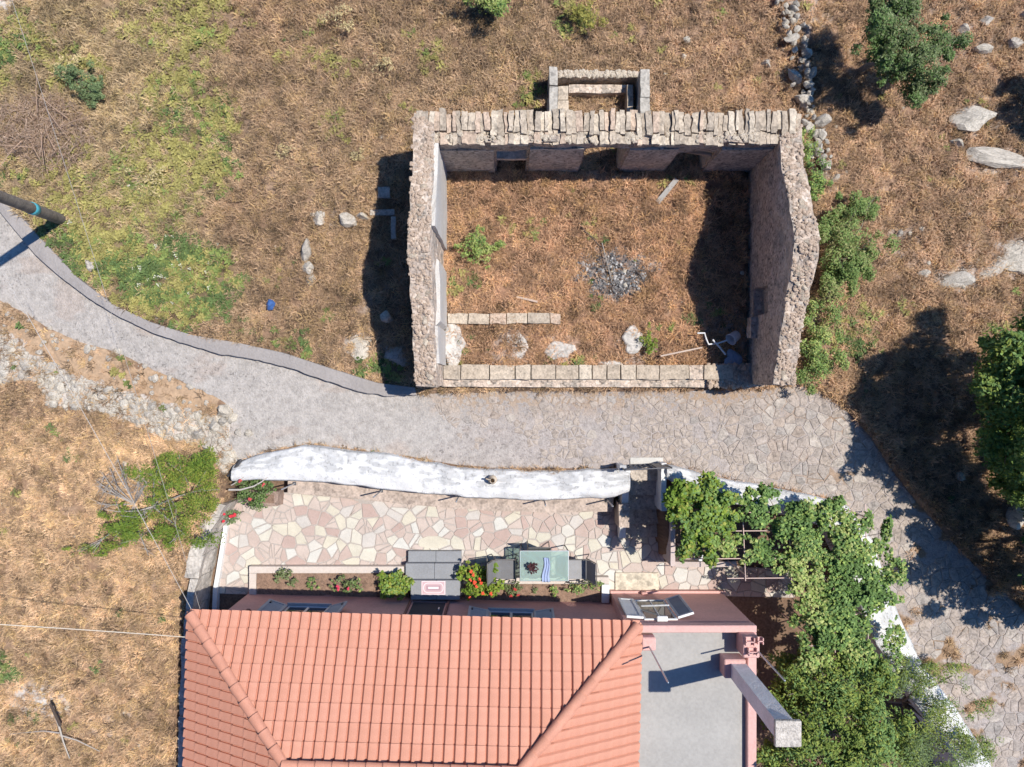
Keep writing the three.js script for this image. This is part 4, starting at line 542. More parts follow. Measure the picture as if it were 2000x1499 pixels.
// ------------------------------------------------------------------ terrace, steps and boundary walls
const tp = (p, y = TY) => p.map(([u, v]) => { const q = at(u, v, y); return [q.x, q.z]; });
const TERR = [[418, 1160], [434, 1040], [450, 985], [480, 965], [560, 962], [700, 975], [960, 988], [1215, 990], [1230, 1045], [1292, 1045], [1298, 1098], [1430, 1106], [1556, 1112], [1552, 1168], [1415, 1165], [1190, 1170], [800, 1170], [490, 1162]];
let terrace;
{
  const p = tp(TERR), sh = new THREE.Shape(p.map(([x, z]) => new THREE.Vector2(x, -z))), g = new THREE.ShapeGeometry(sh); g.rotateX(-Math.PI / 2); g.translate(0, TY - 0.006, 0);
  terrace = structure('terrace', planarUV(g), paint([0.47, 0.42, 0.385], 0.6, { bumpScale: 0.008 }));
  const cols = [[0.624, 0.599, 0.521], [0.666, 0.644, 0.577], [0.551, 0.452, 0.415], [0.582, 0.497, 0.459], [0.645, 0.627, 0.595], [0.510, 0.390, 0.360], [0.645, 0.610, 0.521], [0.593, 0.565, 0.546], [0.530, 0.424, 0.391], [0.655, 0.655, 0.632]].map((c) => stone([c[0], c[1] * 0.98, c[2] * 0.94], 0.7, { bumpScale: 0.004, map: rep(plainMap, 0.9) })), r = rng(19), rest = [];
  const list = cells(p, 0.265, 33, 1.1).map((c) => { // split some, so that sizes vary
    if (r() < 0.33) { const a = r() * 3.14, nx = Math.cos(a), nz = Math.sin(a); let cx = 0, cz = 0; for (const q of c) { cx += q[0] / c.length; cz += q[1] / c.length; } const d = cx * nx + cz * nz; return [clipHalf(c, nx, nz, d), clipHalf(c, -nx, -nz, -d)]; } return [c];
  }).flat().filter((c) => c.length > 2).map((c) => ({ c, a: Math.abs(area(c)) })).sort((x, y) => y.a - x.a);
  list.forEach(({ c }, i) => { const gq = slab(c, TY - 0.03, TY + 0.007 + r() * 0.008, 0.009 + r() * 0.008, 0.004, 0, 0.14, r); if (i < 300) part(terrace, 'flagstone', gq, cols[(r() * 10) | 0]); else rest.push(gq); });
  if (rest.length) part(terrace, 'flagstone_chips', merge(rest), cols[3], { kind: 'stuff' });
  const q = at(1201, 1118, TY), q2 = at(1286, 1157, TY); part(terrace, 'threshold_slab', cbox(q.x, TY - 0.02, q.z, q2.x, TY + 0.05, q2.z, 0.01), stone([0.72, 0.66, 0.55], 0.5, { bumpScale: 0.003 }));
  const big = at(845, 1063, TY), pl = []; for (let i = 0; i < 10; i++) { const a = i / 10 * 6.28; pl.push([big.x + Math.cos(a) * 0.36 * (0.9 + r() * 0.2), big.z + Math.sin(a) * (Math.sin(a) > 0 ? 0.1 : 0.2)]); } part(terrace, 'flagstone', slab(area(pl) > 0 ? pl : pl.reverse(), TY - 0.02, TY + 0.021, 0, 0.004), cols[6]);
}
// whitewashed walls on the street: a hummocky ribbon, street foot to inner edge
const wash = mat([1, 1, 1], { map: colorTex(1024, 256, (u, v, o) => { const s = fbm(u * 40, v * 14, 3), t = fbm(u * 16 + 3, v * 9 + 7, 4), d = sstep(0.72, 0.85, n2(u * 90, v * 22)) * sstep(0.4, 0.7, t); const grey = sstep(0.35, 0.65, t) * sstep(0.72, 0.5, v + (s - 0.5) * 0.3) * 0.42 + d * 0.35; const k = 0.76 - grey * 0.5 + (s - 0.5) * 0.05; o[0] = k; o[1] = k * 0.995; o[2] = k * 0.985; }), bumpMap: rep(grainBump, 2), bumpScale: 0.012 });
function ribbon(N, S, hS, prof, n = 140, seed = 1) {              // N and S are plan lines; prof gives height across
  const L = (P, t) => { let tot = 0; const d = []; for (let i = 1; i < P.length; i++) { d.push(Math.hypot(P[i][0] - P[i - 1][0], P[i][1] - P[i - 1][1])); tot += d[i - 1]; } let s = t * tot; for (let i = 0; i < d.length; i++) { if (s <= d[i] || i === d.length - 1) { const k = clamp(s / d[i]); return [lerp(P[i][0], P[i + 1][0], k), lerp(P[i][1], P[i + 1][1], k)]; } s -= d[i]; } };
  const m = 18, pos = [], uv = [], idx = [];
  for (let i = 0; i <= n; i++) { const a = L(N, i / n), b = L(S, i / n), A = at(a[0], a[1], 0), B = at(b[0], b[1], hS); const pts = [[0, -0.1], ...Array.from({ length: m - 1 }, (_, j) => [j / (m - 2), prof(j / (m - 2), i / n)]), [1, TY - 0.05]]; pts.forEach(([t, y], j) => { const e = j && j < pts.length - 1 ? 1 : 0, x = lerp(A.x, B.x, t), z = lerp(A.z, B.z, t); pos.push(x, y + e * ((fbm(x * 2.2 + seed, z * 3 + seed, 4) - 0.5) * 0.12 - sstep(0.74, 0.9, n2(x * 4 + seed, z * 6)) * 0.035 + (n2(x * 9, z * 9 + seed) - 0.5) * 0.012), z + (n2(x * 3 + seed * 7, t * 4) - 0.5) * 0.05); uv.push(i / n * 7.5 / 2.2, t); }); }
  const w = m + 1; for (let i = 0; i < n; i++) for (let j = 0; j < m; j++) { const q = i * w + j; idx.push(q, q + w, q + 1, q + 1, q + w, q + w + 1); }
  for (const e of [0, n]) for (let j = 1; j < m - 1; j++) idx.push(e * w, e * w + j, e * w + j + 1);
  return geoOf(pos, idx, uv).toNonIndexed();
}
{
  const t = thing('whitewashed_wall', 'long thick whitewashed wall between the street and the paved terrace', 'wall', at(850, 930, 0));
  const S = [[452, 941], [500, 938], [560, 938], [640, 945], [700, 951], [830, 965], [960, 975], [1100, 978], [1200, 973], [1230, 962]];
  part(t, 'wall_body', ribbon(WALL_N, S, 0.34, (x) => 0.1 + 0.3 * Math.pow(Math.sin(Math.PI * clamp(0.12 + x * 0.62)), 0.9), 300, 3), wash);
  const led = [[545, 936], [640, 944], [700, 950], [830, 963], [960, 973], [1100, 976], [1205, 974]].map(([u, v]) => { const q = at(u, v, 0.2); return [q.x, q.z - 0.02]; });
  const lg = []; for (let i = 0; i < led.length - 1; i++) { const a = led[i], b = led[i + 1]; lg.push(rough([a[0], a[1]], [b[0], b[1]], [b[0], b[1] + 0.42], [a[0], a[1] + 0.42], TY - 0.05, -0.42, 0.014, 0.16, 4)); } part(t, 'ledge', merge(lg), stone([0.56, 0.47, 0.42], 0.6));
  const r = rng(4); for (const [u, v] of [[575, 943], [745, 957], [897, 966], [1062, 973], [1186, 974]]) { const p = at(u, v + 2, -0.42), o = part(t, 'rail_post', tube([V(p.x, -0.5, p.z), V(p.x, 0.5, p.z)], 0.017, 0.017, 8), M.alu); part(o, 'foot_plate', cbox(p.x - 0.04, -0.43, p.z - 0.04, p.x + 0.04, -0.41, p.z + 0.04, 0.004), M.steel); }
  const t2 = thing('whitewashed_wall', 'whitewashed wall curving away beyond the steps, half hidden by vine leaves', 'wall', at(1660, 1060, 0));
  const S2 = [[1300, 934], [1340, 957], [1420, 985], [1540, 1008], [1610, 1030], [1640, 1085], [1666, 1150], [1700, 1235], [1748, 1325], [1808, 1402], [1870, 1490], [1915, 1640]];
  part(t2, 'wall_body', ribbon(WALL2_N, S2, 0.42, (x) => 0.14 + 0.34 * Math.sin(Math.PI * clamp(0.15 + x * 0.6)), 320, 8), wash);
  // stone end pier beside the steps and the garden's retaining wall
  const pier = (name, label, u0, v0, u1, v1, y, m) => { const a = at(u0, v0, y), b = at(u1, v1, y); return solo(name, label, 'wall', rough([a.x, b.z], [b.x, b.z], [b.x, a.z], [a.x, a.z], TY - 0.05, y, 0.01, 0.14, 5), m); };
  pier('end_pier', 'short pinkish wall end at the foot of the steps', 1209, 985, 1229, 1031, -0.02, stone([0.6, 0.5, 0.44], 0.7));
  pier('garden_wall', 'slim retaining wall along the vine bed beside the steps', 1310, 1000, 1319, 1106, 0.14, paint([0.6, 0.5, 0.47], 0.6));
  const gw = at(1319, 1098, 0.1), gw2 = at(1440, 1108, 0.1); solo('garden_wall', 'low retaining wall closing the vine bed towards the annex', 'wall', rough([gw.x, gw2.z], [gw2.x, gw2.z], [gw2.x, gw.z], [gw.x, gw.z], TY - 0.05, 0.08, 0.01, 0.14, 5), paint([0.55, 0.46, 0.42], 0.6));
  const fl = at(1293, 906, 0.5), fl2 = at(1303, 1000, 0.5); solo('step_cheek', 'white cheek wall along the right of the sunken steps', 'wall', rough([fl.x, fl2.z], [fl2.x, fl2.z], [fl2.x, fl.z], [fl.x, fl.z], TY - 0.05, 0.42, 0.012, 0.12, 5), M.white);
}
{ // steps down from the street
  const t = thing('steps', 'narrow stone steps sinking from the street gate to the terrace', 'steps', at(1260, 980, TY)), m = stone([0.55, 0.49, 0.44], 0.8), n = 5, a = at(1230, 906, 0), b = at(1293, 906, 0), z0 = a.z, z1 = at(1230, 1046, TY).z;
  for (let i = 0; i < n; i++) { const y = -0.02 - i * 0.156, za = lerp(z0, z1, i / n), zb = lerp(z0, z1, (i + 1) / n) + 0.02; part(t, 'tread', rough([a.x - 0.02, zb], [b.x + 0.02, zb], [b.x + 0.02, za], [a.x - 0.02, za], TY - 0.06, y, 0.008, 0.16, 5), m); }
  part(t, 'sill', cbox(a.x, -0.1, z0 - 0.14, b.x + 0.02, 0.025, z0 + 0.01, 0.01), paint([0.62, 0.6, 0.55], 0.6));
  const sc = part(t, 'cheek', rough([a.x - 0.16, z1], [a.x - 0.02, z1], [a.x - 0.02, z0 + 0.1], [a.x - 0.16, z0 + 0.1], TY - 0.05, (x, z) => lerp(0.28, -0.5, clamp((z - z0) / (z1 - z0))), 0.01, 0.12, 5), M.white);
  const g = thing('iron_gate', 'dark iron gate across the top of the sunken steps', 'gate', V(a.x, 0, z0 - 0.02)), gx0 = a.x - 0.26, gx1 = b.x, gz = z0 - 0.02;
  part(g, 'frame', merge([tube([V(gx0, 0.95, gz + 0.05), V(gx1, 0.95, gz)], 0.018), tube([V(gx0, 0.15, gz + 0.05), V(gx1, 0.15, gz)], 0.016), tube([V(gx0, 0, gz + 0.05), V(gx0, 0.98, gz + 0.05)], 0.02), tube([V(gx1, 0, gz), V(gx1, 0.98, gz)], 0.02)]), M.steel);
  for (let i = 1; i < 9; i++) { const x = lerp(gx0, gx1, i / 9), z = lerp(gz + 0.05, gz, i / 9); part(g, 'bar', tube([V(x, 0.15, z), V(x, 0.95, z)], 0.009), M.steel); }
  part(g, 'panel', cbox(a.x + 0.42, 0.16, gz - 0.005, a.x + 0.68, 0.9, gz + 0.008, 0.003), M.steel);
  const ps = thing('gate_post', 'white gate post at the end of the long wall', 'post', at(1212, 912, 0)), pp = at(1212, 912, 0.3); part(ps, 'shaft', cbox(pp.x - 0.06, 0, pp.z - 0.06, pp.x + 0.06, 0.62, pp.z + 0.06, 0.012), M.white); part(ps, 'cap', cbox(pp.x - 0.075, 0.62, pp.z - 0.075, pp.x + 0.075, 0.66, pp.z + 0.075, 0.01), M.grey);
}
{ // lantern on the wall
  const c = at(962, 937, 0.42), t = thing('clay_jug', 'small broken beige jug standing on the white wall', 'jug', c), pr = [[0.001, 0], [0.07, 0], [0.1, 0.08], [0.09, 0.16], [0.05, 0.21], [0.06, 0.25], [0.05, 0.25], [0.04, 0.21], [0.08, 0.15], [0.06, 0.02], [0.001, 0.02]].map((p) => new THREE.Vector2(...p)), g = new THREE.LatheGeometry(pr, 18); g.translate(c.x, 0.36, c.z); part(t, 'pot', planarUV(g), mat([0.6, 0.5, 0.38])); part(t, 'handle', tube([V(c.x - 0.06, 0.6, c.z - 0.02), V(c.x - 0.13, 0.58, c.z - 0.03), V(c.x - 0.15, 0.5, c.z - 0.03), V(c.x - 0.09, 0.45, c.z - 0.02)], 0.013), mat([0.6, 0.5, 0.38]));
}
{ // west edge of the terrace: cracked concrete wall and white kerb line
  const rw = thing('retaining_wall', 'cracked grey concrete wall at the terrace edge above the field', 'wall', at(392, 1100, 0)), r = rng(6), pts = [[440, 985], [425, 1010], [408, 1045], [395, 1085], [385, 1130], [376, 1190], [366, 1280], [362, 1400], [360, 1560]];
  for (let i = 0; i < pts.length - 1; i++) { const a = at(...pts[i], 0.05), b = at(...pts[i + 1], 0.05), w = i < 4 ? 0.32 : 0.16; part(rw, 'concrete_pour', rough([a.x, a.z + 0.012], [b.x, b.z], [b.x - w, b.z], [a.x - w, a.z + 0.012], TY - 0.1, 0.04 + (r() - 0.5) * 0.05, 0.03, 0.12, 5), stone([0.6, 0.57, 0.54], 0.6)); }
  const a = at(441, 1025, TY), b = at(420, 1150, TY), c = at(416, 1260, TY); solo('terrace_edging', 'narrow white edging strip along the terrace\'s left side', 'edging', merge([rough([a.x, a.z], [b.x, b.z], [b.x + 0.1, b.z], [a.x + 0.09, a.z], TY - 0.05, TY + 0.12, 0.004, 0.2, 3), rough([b.x, b.z + 0.002], [c.x, c.z], [c.x + 0.1, c.z], [b.x + 0.1, b.z + 0.002], TY - 0.05, TY + 0.12, 0.004, 0.2, 3)]), M.white);
}
// porch steps and mat
{
  const t = thing('porch_steps', 'three grey slab steps rising to the front door', 'steps', at(850, 1120, TY)), m = paint([0.3, 0.31, 0.33], 0.7), s = (u0, v0, u1, v1, y) => { const a = at(u0, v0, y), b = at(u1, v1, y), h = a.x + (b.x - a.x) * 0.52; part(t, 'slab', cbox(a.x, TY - 0.02, a.z, h - 0.003, y, b.z, 0.008), m); part(t, 'slab', cbox(h + 0.003, TY - 0.02, a.z, b.x, y, b.z, 0.008), m); };
  s(797, 1077, 901, 1100, -0.65); s(792, 1101, 900, 1133, -0.5); s(802, 1134, 898, 1172, -0.36);
  const a = at(823, 1135, -0.35), b = at(870, 1162, -0.35), c = document.createElement('canvas'); c.width = 256; c.height = 160; const x = c.getContext('2d'); x.fillStyle = '#c3a7ac'; x.fillRect(0, 0, 256, 160); x.strokeStyle = '#ead9da'; x.lineWidth = 7; x.strokeRect(6, 6, 244, 148); x.beginPath(); x.moveTo(70, 24); x.lineTo(186, 24); x.quadraticCurveTo(232, 30, 232, 80); x.quadraticCurveTo(232, 130, 186, 136); x.lineTo(70, 136); x.quadraticCurveTo(24, 130, 24, 80); x.quadraticCurveTo(24, 30, 70, 24); x.stroke(); x.fillStyle = '#a98d96'; x.fillRect(52, 52, 152, 58); x.fillStyle = '#ead6d8'; x.fillRect(72, 68, 112, 24);
  const ct = new THREE.CanvasTexture(c); ct.colorSpace = THREE.SRGBColorSpace; const g = new THREE.BoxGeometry(b.x - a.x, 0.012, b.z - a.z); g.translate((a.x + b.x) / 2, -0.35, (a.z + b.z) / 2); solo('door_mat', 'pink patterned doormat on the top porch slab', 'doormat', g, mat([1, 1, 1], { map: ct }));
}
// flower beds along the house
const soilMat = mat([0.3, 0.2, 0.15], { map: rep(stoneMap, 1.5) });
function bed(label, u0, v0, u1, v1, wL, wR) { const t = thing('flower_bed', label, 'flower bed', at((u0 + u1) / 2, v0, TY)), y = TY + 0.2, a = at(u0, v0, y), b = at(u1, v1, y), m = paint([0.66, 0.58, 0.52], 0.6); part(t, 'front_edging', cbox(a.x, TY - 0.03, a.z, b.x, y, a.z + 0.16, 0.01), m); if (wL) part(t, 'end_edging', cbox(a.x, TY - 0.03, a.z + 0.163, a.x + wL, y, b.z, 0.01), m); if (wR) part(t, 'end_edging', cbox(b.x - wR, TY - 0.03, a.z + 0.163, b.x, y + 0.02, b.z, 0.01), M.white); part(t, 'soil', rough([a.x + wL + 0.004, b.z], [b.x - wR - 0.004, b.z], [b.x - wR - 0.004, a.z + 0.163], [a.x + wL + 0.004, a.z + 0.163], TY - 0.03, y - 0.05, 0.02, 0.12, 6), soilMat); return t; }
bed('left flower bed with small plants under the shuttered window', 486, 1107, 798, 1170, 0.16, 0); bed('right flower bed behind the glass table', 906, 1128, 1190, 1178, 0, 0.18);
// table and chairs
{
  const ty = TY + 0.72, a = at(1016, 1077, ty), b = at(1110, 1135, ty), t = thing('glass_table', 'rectangular glass-topped patio table with a dark frame', 'table', V((a.x + b.x) / 2, TY, (a.z + b.z) / 2));
  part(t, 'glass_top', cbox(a.x, ty - 0.008, a.z, b.x, ty, b.z, 0.003), new THREE.MeshPhysicalMaterial({ color: lin(0.68, 0.82, 0.78), roughness: 0.08, transmission: 0.72, thickness: 0, ior: 1.5 }));
  part(t, 'frame', merge([tube([V(a.x, ty - 0.015, a.z), V(b.x, ty - 0.015, a.z)], 0.014), tube([V(a.x, ty - 0.015, b.z), V(b.x, ty - 0.015, b.z)], 0.014), tube([V(a.x, ty - 0.015, a.z), V(a.x, ty - 0.015, b.z)], 0.014), tube([V(b.x, ty - 0.015, a.z), V(b.x, ty - 0.015, b.z)], 0.014), tube([V(a.x, ty - 0.03, a.z), V(b.x, ty - 0.03, b.z)], 0.01), tube([V(a.x, ty - 0.03, b.z), V(b.x, ty - 0.03, a.z)], 0.01)]), M.alu);
  for (const [x, z] of [[a.x, a.z], [b.x, a.z], [a.x, b.z], [b.x, b.z]]) part(t, 'leg', tube([V(x, ty - 0.01, z), V(lerp(x, (a.x + b.x) / 2, 0.06), TY + 0.01, lerp(z, (a.z + b.z) / 2, 0.06))], 0.015, 0.013), M.steel);
  const sling = paint([0.2, 0.2, 0.21], 2), fr = mat([0.16, 0.15, 0.14], { roughness: 0.45, metalness: 0.5 });
  const chair = (label, u, v, turn, seatC) => {                     // faces +x before it is turned
    const p = at(u, v, TY + 0.42), c = thing('patio_chair', label, 'chair', V(p.x, TY, p.z), 'sling chairs round the glass table'), Q = (x, y, z) => V(x * Math.cos(turn) + z * Math.sin(turn) + p.x, TY + y, -x * Math.sin(turn) + z * Math.cos(turn) + p.z), W = 0.25;
    const strip = (pts) => { const pos = []; for (let i = 0; i < pts.length - 1; i++) { const A = Q(pts[i][0], pts[i][1], -W + 0.02), B = Q(pts[i][0], pts[i][1], W - 0.02), C = Q(pts[i + 1][0], pts[i + 1][1], W - 0.02), D = Q(pts[i + 1][0], pts[i + 1][1], -W + 0.02), e = [A, B, C, A, C, D]; for (const q of e) pos.push(q.x, q.y, q.z); for (const q of [...e].reverse()) pos.push(q.x, q.y - 0.006, q.z); } return planarUV(geoOf(pos)); };
    part(c, 'seat', strip([[0.24, 0.44], [0.1, 0.425], [-0.08, 0.41], [-0.2, 0.41]]), seatC); part(c, 'backrest', strip([[-0.2, 0.43], [-0.25, 0.56], [-0.31, 0.75], [-0.36, 0.9]]), seatC);
    for (const s of [-1, 1]) { part(c, 'leg', tube([Q(0.25, 0.44, s * W), Q(0.27, 0.2, s * W), Q(0.28, 0, s * W)], 0.012), fr); part(c, 'leg', tube([Q(-0.2, 0.42, s * W), Q(-0.27, 0.2, s * W), Q(-0.31, 0, s * W)], 0.012), fr); part(c, 'armrest', tube([Q(0.27, 0.2, s * W), Q(0.26, 0.6, s * W), Q(0.2, 0.64, s * (W + 0.02)), Q(-0.1, 0.63, s * (W + 0.02)), Q(-0.29, 0.66, s * W)], 0.014), fr); part(c, 'back_frame', tube([Q(-0.2, 0.42, s * W), Q(-0.31, 0.75, s * W), Q(-0.37, 0.92, s * W)], 0.012), fr); }
    part(c, 'top_rail', tube([Q(-0.37, 0.92, -W), Q(-0.38, 0.93, 0), Q(-0.37, 0.92, W)], 0.012), fr); part(c, 'front_rail', tube([Q(0.25, 0.44, -W), Q(0.25, 0.44, W)], 0.012), fr);
  };
  chair('dark sling chair left of the glass table beside the red geranium', 985, 1112, 0, sling); chair('grey sling chair right of the glass table', 1128, 1112, Math.PI, paint([0.33, 0.33, 0.34], 2)); chair('sling chair pushed under the street side of the glass table', 1052, 1092, -Math.PI / 2, paint([0.3, 0.3, 0.29], 2));
  const pc = at(1040, 1107, ty), r = rng(7), pot = thing('potted_plant', 'small dark red plant standing on the glass table', 'plant', pc), lv = []; part(pot, 'pot', planarUV(new THREE.LatheGeometry([[0.001, 0], [0.045, 0], [0.06, 0.09], [0.05, 0.09], [0.04, 0.01], [0.001, 0.01]].map((q) => new THREE.Vector2(...q)), 14).translate(pc.x, ty, pc.z)), mat([0.12, 0.06, 0.05]));
  for (let i = 0; i < 60; i++) { const a2 = r() * 6.28, d = r() * 0.09, q = V(pc.x + Math.cos(a2) * d, ty + 0.12 + r() * 0.05 - d * 0.2, pc.z + Math.sin(a2) * d), e = V(Math.cos(a2), 0.2, Math.sin(a2)).multiplyScalar(0.06), f = V(-Math.sin(a2), 0.1, Math.cos(a2)).multiplyScalar(0.022); lv.push(q.x, q.y, q.z, q.x + e.x * 0.5 + f.x, q.y + e.y * 0.5, q.z + e.z * 0.5 + f.z, q.x + e.x, q.y + e.y, q.z + e.z, q.x, q.y, q.z, q.x + e.x, q.y + e.y, q.z + e.z, q.x + e.x * 0.5 - f.x, q.y + e.y * 0.5, q.z + e.z * 0.5 - f.z); } part(pot, 'leaves', geoOf(lv), mat([0.05, 0.015, 0.018]));
  // folded cloth hanging over the table's house side
  const cc = at(1066, 1110, ty), pos = [], idx = []; for (let i = 0; i <= 22; i++) for (let j = 0; j <= 10; j++) { const s = i / 22, q = j / 10 - 0.5, z = cc.z - 0.24 + s * 0.56, over = Math.max(0, z - b.z), y = ty + 0.018 + 0.022 * Math.sin(q * 17 + s * 4) + 0.01 * n2(i * 0.6, j * 0.8) - over * 1.4; pos.push(cc.x + q * (0.13 + 0.05 * s) + 0.02 * Math.sin(s * 6) + s * 0.02, y + (over ? 0.012 : 0), Math.min(z, b.z + 0.05 + over * 0.2)); } for (let i = 0; i < 22; i++) for (let j = 0; j < 10; j++) { const q = i * 11 + j; idx.push(q, q + 11, q + 1, q + 1, q + 11, q + 12); }
  solo('folded_cloth', 'blue and white cloth lying across the glass table', 'cloth', geoOf(pos, idx, pos.map(() => 0).slice(0, pos.length / 3 * 2)), mat([0.3, 0.37, 0.55]));
}
// ------------------------------------------------------------------ plants
// lobes: [x, y, z, rx, ry, rz] in metres; n leaves as folded blades spread through them, palette of linear colours
function leaves(lobes, n, L, W, pal, seed, { gap = 0.38, freq = 4.5, up = 0.9, shell = 0.45, sub = 9 } = {}) {
  const r = rng(seed); lobes = lobes.flatMap((l) => [[l[0], l[1] - l[4] * 0.1, l[2], l[3] * 0.8, l[4] * 0.8, l[5] * 0.8], ...Array.from({ length: sub }, () => { const a = r() * 6.28, k = 0.55 + r() * 0.75, s = 0.14 + r() * 0.34; return [l[0] + Math.cos(a) * l[3] * k, l[1] + (r() - 0.4) * l[4] * 1.1, l[2] + Math.sin(a) * l[5] * k, l[3] * s, l[4] * s * 1.1, l[5] * s]; })]); const vol = lobes.map((l) => Math.pow(l[3] * l[4] * l[5], 0.66)), tot = vol.reduce((a, b) => a + b, 0), pos = [], col = [];
  const d = V(), p = V(), nn = V(), t = V(), s = V(), c = lin(1, 1, 1);
  for (let k = 0, guard = 0; k < n && guard < n * 6; guard++) {
    let q = r() * tot, i = 0; while (q > vol[i] && i < lobes.length - 1) q -= vol[i++];
    const l = lobes[i]; d.set(r() * 2 - 1, r() * 2 - 1, r() * 2 - 1); if (d.lengthSq() > 1 || d.lengthSq() < 1e-3) continue; d.normalize(); const rr = Math.pow(r(), shell) * (0.62 + 0.72 * n3(d.x * 2.3 + i * 7, d.y * 2.3, d.z * 2.3 + seed));
    p.set(l[0] + d.x * rr * l[3], l[1] + d.y * rr * l[4], l[2] + d.z * rr * l[5]);
    if (n3(p.x * freq + seed, p.y * freq, p.z * freq) < gap * (0.7 + 0.5 * r())) continue;
    nn.copy(d).multiplyScalar(0.5).add(V((r() - 0.5) * 1.5, up + (r() - 0.5), (r() - 0.5) * 1.5)).normalize();
    t.set(r() - 0.5, r() - 0.5, r() - 0.5).cross(nn).normalize(); s.copy(nn).cross(t);
    const a = L * (0.65 + r() * 0.7), b = W * (0.65 + r() * 0.7) * 0.5, f = -0.25 * b; const pc = pal[Math.min(pal.length - 1, (clamp(n3(p.x * 2.1 + seed, p.y * 2.1, p.z * 2.1) * 1.0 + (r() - 0.5) * 0.9, 0, 0.999) * pal.length) | 0)], v = 0.75 + r() * 0.5;
    const P = (u, w, h) => pos.push(p.x + t.x * u * a + s.x * w * b + nn.x * h, p.y + t.y * u * a + s.y * w * b + nn.y * h, p.z + t.z * u * a + s.z * w * b + nn.z * h);
    P(-0.5, 0, 0); P(-0.05, 1, f); P(0.5, 0, 0); P(-0.5, 0, 0); P(0.5, 0, 0); P(-0.05, -1, f);
    for (let e = 0; e < 6; e++) col.push(pc[0] * v, pc[1] * v, pc[2] * v); k++;
  }
  const g = geoOf(pos); g.setAttribute('color', new THREE.Float32BufferAttribute(col, 3)); return g;
}
const leafMat = new THREE.MeshPhysicalMaterial({ color: 0xffffff, vertexColors: true, roughness: 0.62, side: THREE.DoubleSide, transmission: 0.22, thickness: 0, ior: 1.3 });
const bark = stone([0.3, 0.26, 0.22], 1.5), twig = mat([0.36, 0.33, 0.31]);
const G = {
  olive: [[0.146, 0.189, 0.072], [0.186, 0.236, 0.100], [0.107, 0.142, 0.054], [0.235, 0.283, 0.136]], dark: [[0.088, 0.161, 0.039], [0.117, 0.207, 0.054], [0.068, 0.123, 0.032], [0.167, 0.264, 0.081]],
  vine: [[0.133, 0.225, 0.069], [0.173, 0.281, 0.082], [0.234, 0.351, 0.093], [0.328, 0.422, 0.104], [0.423, 0.464, 0.163]], lime: [[0.15, 0.24, 0.03], [0.19, 0.29, 0.035], [0.12, 0.2, 0.025], [0.24, 0.33, 0.045], [0.3, 0.32, 0.06]],
  almond: [[0.13, 0.21, 0.03], [0.18, 0.26, 0.035], [0.22, 0.28, 0.04], [0.1, 0.17, 0.025], [0.27, 0.29, 0.055]], citrus: [[0.167, 0.236, 0.043], [0.225, 0.293, 0.054], [0.128, 0.189, 0.036], [0.294, 0.339, 0.072]], grey: [[0.167, 0.236, 0.100], [0.216, 0.283, 0.128], [0.138, 0.189, 0.081]], ivy: [[0.138, 0.217, 0.058], [0.186, 0.274, 0.077], [0.255, 0.320, 0.100], [0.313, 0.312, 0.128]],
};
// lobes given as [u, v, height, ru, rheight, rv]; u and v as seen at that height
const lobesOf = (L) => L.map(([u, v, y, a, h, b]) => { const p = at(u, v, y), s = K * (H - y) / H; return [p.x, y, p.z, a * s, h, b * s]; });
function tree(name, label, cat, bu, bv, L, n, lf, wf, pal, seed, opt = {}) {
  const base = at(bu, bv, 0); base.y = opt.y ?? groundY(base.x, base.z); const lobes = lobesOf(L), t = thing(name, label, cat, base, opt.group), r = rng(seed);
  const r0 = opt.trunk ?? 0.09, cen = V(0, 0, 0); lobes.forEach((l) => cen.add(V(l[0], l[1] - l[4] * 0.4, l[2]))); cen.multiplyScalar(1 / lobes.length); const fork = base.clone().lerp(cen, 0.45);
  const tr = part(t, 'trunk', tube([base.clone().add(V(0, -0.15, 0)), base.clone().lerp(fork, 0.5).add(V((r() - 0.5) * 0.1, 0, (r() - 0.5) * 0.1)), fork], r0, r0 * 0.7, 9), opt.bark ?? bark);
  for (const l of lobes) { const e = V(l[0], l[1], l[2]), m = fork.clone().lerp(e, 0.5).add(V((r() - 0.5) * 0.2, 0.05, (r() - 0.5) * 0.2)); part(tr, 'limb', tube([fork, m, e], r0 * 0.5, r0 * 0.16, 7), opt.bark ?? bark); for (let k = 0; k < (opt.twigs ?? 3); k++) { const d = V(r() - 0.5, r() * 0.7, r() - 0.5).normalize(); part(tr, 'limb', tube([m.clone().lerp(e, 0.5 + r() * 0.5), e.clone().add(V(d.x * l[3], d.y * l[4], d.z * l[5]).multiplyScalar(0.8))], r0 * 0.16, 0.004, 5), opt.bark ?? bark); } }
  part(t, 'crown', leaves(lobes, n, lf, wf, pal, seed, opt), leafMat); return t;
}
tree('olive_tree', 'small olive-green tree casting shade beside the tumbled field wall', 'tree', 1672, 142, [[1735, 60, 1.7, 52, 0.6, 56], [1765, -15, 1.9, 42, 0.5, 42], [1790, 110, 1.6, 58, 0.55, 46], [1755, 130, 1.3, 45, 0.5, 36], [1835, 85, 1.5, 38, 0.4, 34], [1795, 170, 1.2, 40, 0.4, 30]], 26000, 0.06, 0.026, G.olive.concat(G.dark), 301, { gap: 0.33, freq: 5, trunk: 0.07 });
